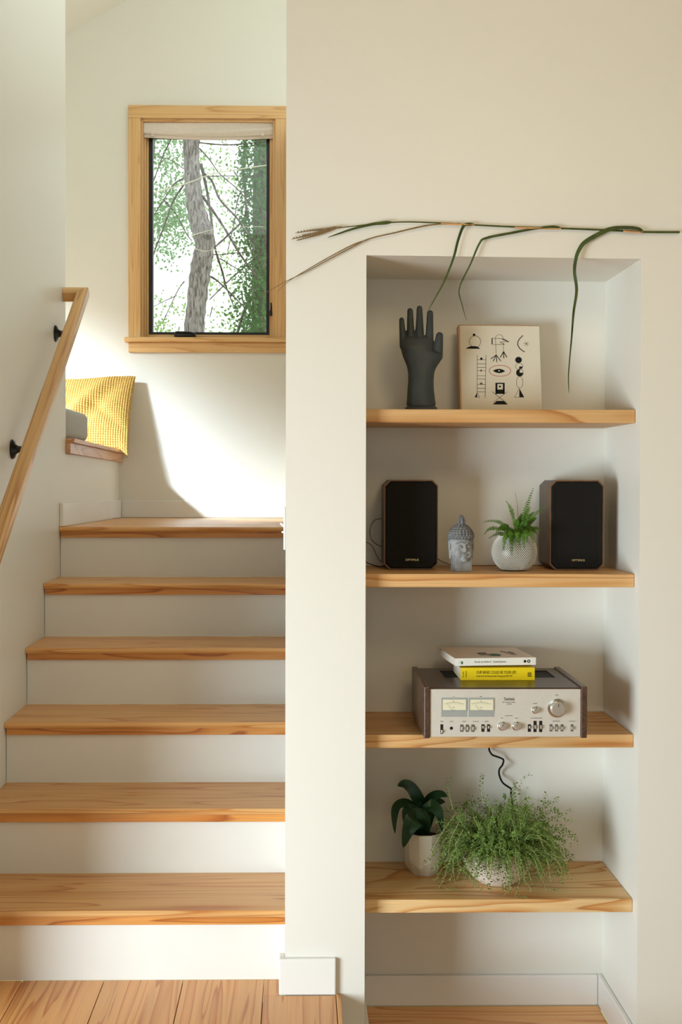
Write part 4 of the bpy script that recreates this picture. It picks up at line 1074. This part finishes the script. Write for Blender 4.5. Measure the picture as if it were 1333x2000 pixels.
tag(leaf.build('leaves', M['thyme'], tp, world=False), kind='stuff')
# fallen sprigs on the shelf board
for i, (px, py, yy, lab) in enumerate(((884, 1724, 3.07, 'tiny green thyme sprig lying on the shelf left of the beige bowl'), (1086, 1732, 3.06, 'tiny green thyme sprig lying on the shelf right of the beige bowl'))):
    stem, leaf = MB(), MB(); y_ = yy
    c = Vector((P(px, py, y_).x, y_, pz+.0008)); q = [c+Vector((-.018, .004, .001)), c+Vector((-.006, -.002, .0015)), c+Vector((.006, .002, .001)), c+Vector((.016, -.004, .002))]
    sprig(q, .0006, .0055, .0055, 0)
    for v_ in range(len(leaf.v)):
        if leaf.v[v_][2] < pz+.0004: leaf.v[v_] = (leaf.v[v_][0], leaf.v[v_][1], pz+.0004)
    stem.v += [tuple(v) for v in []]
    t = thing('thyme_sprig', c, lab, 'sprig', 'thyme sprigs fallen on the lowest shelf')
    stem.build('stem', M['thymestem'], t); tag(leaf.build('leaves', M['thyme'], t), kind='stuff')

# black coiled cord behind the thyme
cp = [(957, 1455), (956, 1464), (962, 1474), (975, 1479), (984, 1484), (982, 1494), (976, 1503), (976, 1514), (982, 1528), (992, 1536), (999, 1541), (999, 1552), (1003, 1580), (1010, 1610), (1012, 1650)]
wire('coiled_cord', [P(x, y, 3.275+.012*math.sin(i*2.1)) for i, (x, y) in enumerate(cp)], .0027, M['ink'], 'black curly power cord hanging under the amplifier shelf behind the thyme', 5)

# ------------------------------------------------------------------ grass stalk pinned across the wall
GY = 2.944
gr = thing('grass_stalk', P(950, 441, GY), 'long dried grass stalk with hanging blades fixed across the wall above the niche', 'dried plant')
def smoothpts(pts, sub=6):
    out = []; n = len(pts)
    for i in range(n-1):
        p0, p1, p2, p3 = pts[max(i-1, 0)], pts[i], pts[i+1], pts[min(i+2, n-1)]
        for k in range(sub):
            t = k/sub; out.append(.5*((2*p1)+(-p0+p2)*t+(2*p0-5*p1+4*p2-p3)*t*t+(-p0+3*p1-3*p2+p3)*t**3))
    return out+[pts[-1]]
def gp(l, y=GY): return smoothpts([P(q[0], q[1], y+(q[2] if len(q) > 2 else 0)) for q in l])
st_ = gp([(1328, 453.5), (1255, 453), (1200, 450), (1095, 446), (1000, 443), (920, 439), (860, 435.5), (790, 433.5), (735, 437), (690, 442), (655, 446)])
mb = MB(); mb.tube(st_, [.0030-.0019*i/(len(st_)-1) for i in range(len(st_))], 7); mb.build('stem', M['grass'], gr, smooth=True)
for l in ([(1256, 453.5), (1235, 453), (1218, 451)], [(1096, 446.5), (1060, 446), (1006, 444.5)], [(927, 440), (900, 438.5), (862, 437)]):
    q = gp(l, GY-.0015); mb = MB(); mb.tube(q, .0024, 7); mb.build('sheath', M['grasspale'], gr, smooth=True)
def blade(l, wmax, mat='grass', wprof=None, twist=0.0, y=GY-.003):
    q = gp(l, y); N_ = len(q); wd = []; nr = []
    for i in range(N_):
        u = i/(N_-1); base = min(1, u*6+.35)*(1-u)**.65+.03
        wd.append(wmax*base); a = .9*math.sin(twist*u*6.28)
        nr.append(Vector((math.sin(a)*.7, -math.cos(a), math.sin(a)*.7)))
    MB().ribbon(q, wd, nr, .0005, .2).build('blade', M[mat], gr, smooth=True, angle=70)
blade([(1256, 455), (1250, 448), (1225, 445), (1195, 447), (1165, 460), (1142, 474), (1132, 488), (1126, 505), (1123, 530), (1127, 567), (1121, 610), (1117, 660), (1113, 705), (1111, 738), (1112, 768)], .0068, twist=1.5)
blade([(1096, 445), (1080, 443), (1050, 446), (1000, 455), (950, 465), (937, 476), (920, 515), (898, 563), (903, 595), (912, 626)], .0042, twist=1.2)
blade([(927, 439), (915, 438), (905, 443), (895, 470), (886, 505), (868, 550), (850, 583), (836, 608)], .0048, twist=.8)
blade([(765, 434), (745, 436), (725, 438.5), (690, 447), (660, 457), (640, 464)], .0050, twist=.2)
blade([(900, 436), (838, 440), (770, 455), (720, 467), (680, 487), (640, 508), (600, 530), (558, 550, -.01), (528, 567, -.02), (505, 580, -.03)], .0022, 'grassdry', twist=.8)
blade([(720, 468), (690, 478), (640, 504), (590, 533), (562, 551, -.012), (540, 571, -.025)], .0018, 'grassdry', twist=.6)
for l in ([(663, 443), (640, 447), (610, 450), (577, 455)], [(660, 444), (630, 452), (600, 460), (569, 467)], [(655, 446), (630, 456), (605, 463), (579, 470)], [(668, 443), (640, 448), (615, 456), (590, 461)], [(660, 445), (640, 452), (622, 458), (612, 461)]):
    q = gp(l, GY-.004); mb = MB(); n = len(q)
    mb.tube(q, [.0005+.0016*math.sin(math.pi*min(1, .1+.9*i/(n-1))) for i in range(n)], 6)
    for i in range(2, n-2):
        for s_ in (-1, 1):
            d = Vector((-.85, -.2*rnd.random(), .35*s_)); mb.tube([q[i], q[i]+d*.004, q[i]+d*.008], [.0006, .0011, .0002], 4)
    mb.build('seed_spike', M['grassdry'], gr)

# ------------------------------------------------------------------ garden beyond the window
mb = MB(); mb.box(-20, 14, -12, 40, -2.9, -2.8); struct(mb.build('ground', M['ground']))
def wpx(x, y, Y): return P(240+x/4, 200+y/4, Y)
def limb(l, rpx, Y, mat, parent, name='branch', wob=.0, seg=7, endr=.6):
    q = smoothpts([wpx(x, y, Y+.15*math.sin(i*1.7)) for i, (x, y) in enumerate(l)], 5); n = len(q)
    r = rpx/4/F_PX*Y
    mb = MB(); mb.tube(q, [r*(1-(1-endr)*i/(n-1))*(1+.12*math.sin(i*2.3)) for i in range(n)], seg)
    return mb.build(name, M[mat], parent, smooth=True)
def leaves(mbx, c, spread, count, size, rg, hang=.4):
    for _ in range(count):
        p = Vector(c)+Vector((rg.gauss(0, spread[0]), rg.gauss(0, spread[1]), rg.gauss(0, spread[2])))
        d = Vector((rg.uniform(-1, 1), rg.uniform(-.6, .6), rg.uniform(-1, .5)-hang)).normalized()
        s_ = d.cross(Vector((rg.uniform(-.6, .6), 1, rg.uniform(-.6, .6)))).normalized(); ln = size*rg.uniform(.6, 1.4)
        mbx.add([p, p+d*ln*.5+s_*ln*.28, p+d*ln, p+d*ln*.5-s_*ln*.28], [(0, 1, 2, 3)])
T1Y = 9.0
t1 = thing('tree', (wpx(560, 1800, T1Y).x, T1Y, -2.8), 'bare grey knobbly tree trunk in the middle of the window view', 'tree')
q = smoothpts([wpx(x, y, T1Y) for x, y in ((555, 5600), (555, 2400), (558, 1800), (575, 1600), (595, 1400), (618, 1250), (640, 1120), (625, 1020), (590, 900), (560, 760), (545, 600), (538, 450), (535, 300), (560, 60), (600, -400))], 5)
rw = [110, 90, 79, 76, 80, 82, 74, 82, 78, 66, 64, 62, 66, 56, 50]; n = len(q)
rads = []
for i in range(n):
    u = i/5; a = min(int(u), len(rw)-2); rads.append((rw[a]+(rw[min(a+1, len(rw)-1)]-rw[a])*(u-a))/4/F_PX*T1Y*(1+.05*math.sin(i*1.9)))
mb = MB(); mb.tube(q, rads, 18); mb.build('trunk', M['bark'], t1, smooth=True)
mb = MB(); kn = wpx(660, 1010, T1Y-.06); mb.ell(kn, (.05, .05, .06), 12, 8); mb.build('knot', M['bark'], t1, smooth=True)
for l, r in (([(540, 560), (400, 760), (330, 950), (260, 1130), (200, 1300)], 8), ([(480, 590), (400, 640), (320, 760), (230, 900)], 6), ([(600, 360), (680, 450), (760, 560), (900, 680), (1000, 800)], 6),
             ([(610, 480), (660, 700), (690, 900), (720, 1130), (780, 1330), (800, 1420)], 12), ([(640, 560), (700, 620), (760, 760), (890, 900), (960, 1010), (1030, 1100)], 10),
             ([(620, 730), (740, 900), (830, 1040), (900, 1160), (990, 1290), (1060, 1380)], 11), ([(660, 1350), (720, 1380), (800, 1450), (960, 1610)], 9), ([(560, 1180), (760, 1190), (880, 1175), (1040, 1180)], 5),
             ([(560, 310), (760, 330), (950, 325), (1150, 300)], 6), ([(480, 520), (350, 440), (230, 430)], 4), ([(640, 580), (760, 575), (880, 575), (990, 580)], 5)):
    limb(l, r, T1Y+.2, 'bark2', t1)
for l, r in (([(200, 715), (480, 640), (700, 560), (920, 520), (1200, 480)], 5.5), ([(540, 1040), (640, 1010), (800, 980), (1100, 970)], 3), ([(560, 1140), (640, 1165), (720, 1150), (760, 1190)], 4)):
    limb(l, r, T1Y-.3, 'palebranch', t1)['label'] = 'pale bare branch'
T2Y = 10.0
t2 = thing('tree.001', (wpx(1070, 1800, T2Y).x, T2Y, -2.8), 'dark ivy-covered tree trunk at the right side of the window view', 'tree')
q = smoothpts([wpx(x, y, T2Y) for x, y in ((1060, 6000), (1065, 1800), (1070, 1200), (1075, 700), (1085, 300), (1095, -400))], 6)
mb = MB(); mb.tube(q, [58/4/F_PX*T2Y]*len(q), 16); mb.build('trunk', M['bark2'], t2, smooth=True)
for l, r in (([(960, 310), (940, 500), (955, 700), (965, 850), (940, 920), (830, 1030), (720, 1130)], 12), ([(965, 850), (960, 960), (1000, 1050), (1030, 1160)], 12), ([(1060, 1450), (960, 1610), (900, 1790), (880, 1900)], 16),
             ([(1040, 1210), (900, 1330), (800, 1420), (680, 1540)], 7), ([(760, 1220), (860, 1280), (990, 1360)], 5), ([(800, 1420), (870, 1600)], 6), ([(1040, 1500), (980, 1700), (960, 1820)], 10), ([(920, 700), (890, 800), (870, 950), (820, 1160)], 5), ([(1000, 580), (1100, 600), (1200, 640)], 6)):
    limb(l, r, T2Y-.2, 'bark2', t2)
rg = random.Random(5)
iv = MB()
for y in range(250, 1900, 14):
    leaves(iv, wpx(1040+30*math.sin(y*.01), y, T2Y-.22), (.085, .06, .03), 15, .031, rg)
for y in range(300, 1100, 22): leaves(iv, wpx(955+10*math.sin(y*.02), y, T2Y-.25), (.035, .04, .03), 9, .031, rg)
for y in range(1300, 1850, 16): leaves(iv, wpx(1010, y, T2Y-.3), (.09, .08, .04), 14, .033, rg)
tag(iv.build('ivy', M['ivy'], t2), kind='stuff')
# leafy tree standing further back: foliage at upper left and thin sprays across the view
T3Y = 12.5
t3 = thing('tree.002', (wpx(250, 1800, T3Y).x, T3Y, -2.8), 'soft green leafy tree filling the upper left of the window view', 'tree')
mb = MB(); q = smoothpts([wpx(x, y, T3Y) for x, y in ((60, 5200), (70, 2000), (110, 1200), (160, 600), (200, 100), (240, -500))], 5); mb.tube(q, [70/4/F_PX*T3Y]*len(q), 12); mb.build('trunk', M['bark2'], t3, smooth=True)
fa, fb = MB(), MB()
def spray(mbx, l, Y, n, spread, size): 
    for (x, y, d) in l: leaves(mbx, wpx(x, y, Y+rg.uniform(-.6, .6)), (spread, .3, spread*.8), int(n*d), size, rg)
UL = [(300, 340, 1), (400, 330, 1), (470, 380, .8), (330, 430, .8), (280, 520, .7), (420, 470, .8), (350, 560, .6), (460, 560, .5), (300, 800, 1.2), (390, 800, 1.1), (460, 760, 1), (340, 880, 1.3), (440, 880, 1.2), (290, 930, 1.2),
      (400, 960, 1.3), (480, 950, 1), (320, 1020, 1.1), (440, 1020, .9), (300, 1080, .7), (500, 700, .7), (360, 700, .7), (270, 1000, 1), (250, 400, .6), (290, 1190, .25), (330, 1200, .2), (480, 840, 1)]
spray(fb, UL, T3Y, 85, .14, .040)
MR = [(650, 400, .8), (720, 430, .8), (700, 340, .5), (800, 500, .4), (740, 700, .7), (700, 760, .7), (800, 700, .6), (850, 620, .7), (900, 660, .6), (760, 900, .7), (820, 800, .5), (800, 1080, .6), (840, 1100, .6), (900, 1050, .5),
      (950, 1080, .7), (700, 1280, .6), (740, 1340, .6), (820, 1380, .8), (880, 1400, .7), (960, 1430, .6), (720, 1480, .5), (850, 1210, .5), (880, 1690, .8), (820, 1700, .6), (940, 1760, 1), (800, 1780, .9), (740, 1790, .6), (690, 800, .6), (640, 620, .5), (900, 400, .3), (860, 320, .4)]
spray(fa, MR, T3Y-1, 38, .12, .034)
LL = [(320, 1530, .5), (300, 1640, .5), (320, 1700, .5), (440, 1560, .5), (300, 1770, 1.2), (360, 1790, 1), (280, 1740, .7), (700, 1640, .25), (770, 1640, .2), (460, 1610, .4)]
spray(fa, LL, T3Y-1, 34, .08, .036)
tag(fb.build('foliage', M['tleaf2'], t3), kind='stuff'); tag(fa.build('foliage', M['tleaf'], t3), kind='stuff')
for l, r in (([(380, 280), (300, 450), (240, 620)], 7), ([(420, 1510), (330, 1550), (230, 1600)], 4), ([(480, 1400), (430, 1470), (340, 1660)], 5), ([(340, 1660), (300, 1730), (220, 1760)], 5), ([(320, 760), (420, 880), (500, 1030), (540, 1080)], 6), ([(700, 1600), (680, 1680)], 5)):
    limb(l, r, T3Y-.8, 'bark2', t3)
for k in range(46):     # fine twigs
    x, y = rg.uniform(640, 1120), rg.uniform(300, 1500); a = rg.uniform(.2, 1.3)*(1 if rg.random() < .6 else -1); ln = rg.uniform(90, 260)
    l = [(x, y), (x+ln*.5*math.cos(a)+rg.uniform(-15, 15), y+ln*.5*math.sin(a)+rg.uniform(-15, 15)), (x+ln*math.cos(a), y+ln*math.sin(a))]
    limb(l, rg.uniform(1.2, 2.6), T3Y-1.2, 'bark2', t3, 'twig', seg=4)
for k in range(16):
    x, y = rg.uniform(260, 500), rg.uniform(300, 1000); a = rg.uniform(-.4, 1.4); ln = rg.uniform(80, 220)
    limb([(x, y), (x+ln*.5*math.cos(a), y+ln*.5*math.sin(a)+12), (x+ln*math.cos(a), y+ln*math.sin(a))], rg.uniform(1.2, 2.4), T3Y-.6, 'bark2', t3, 'twig', seg=4)
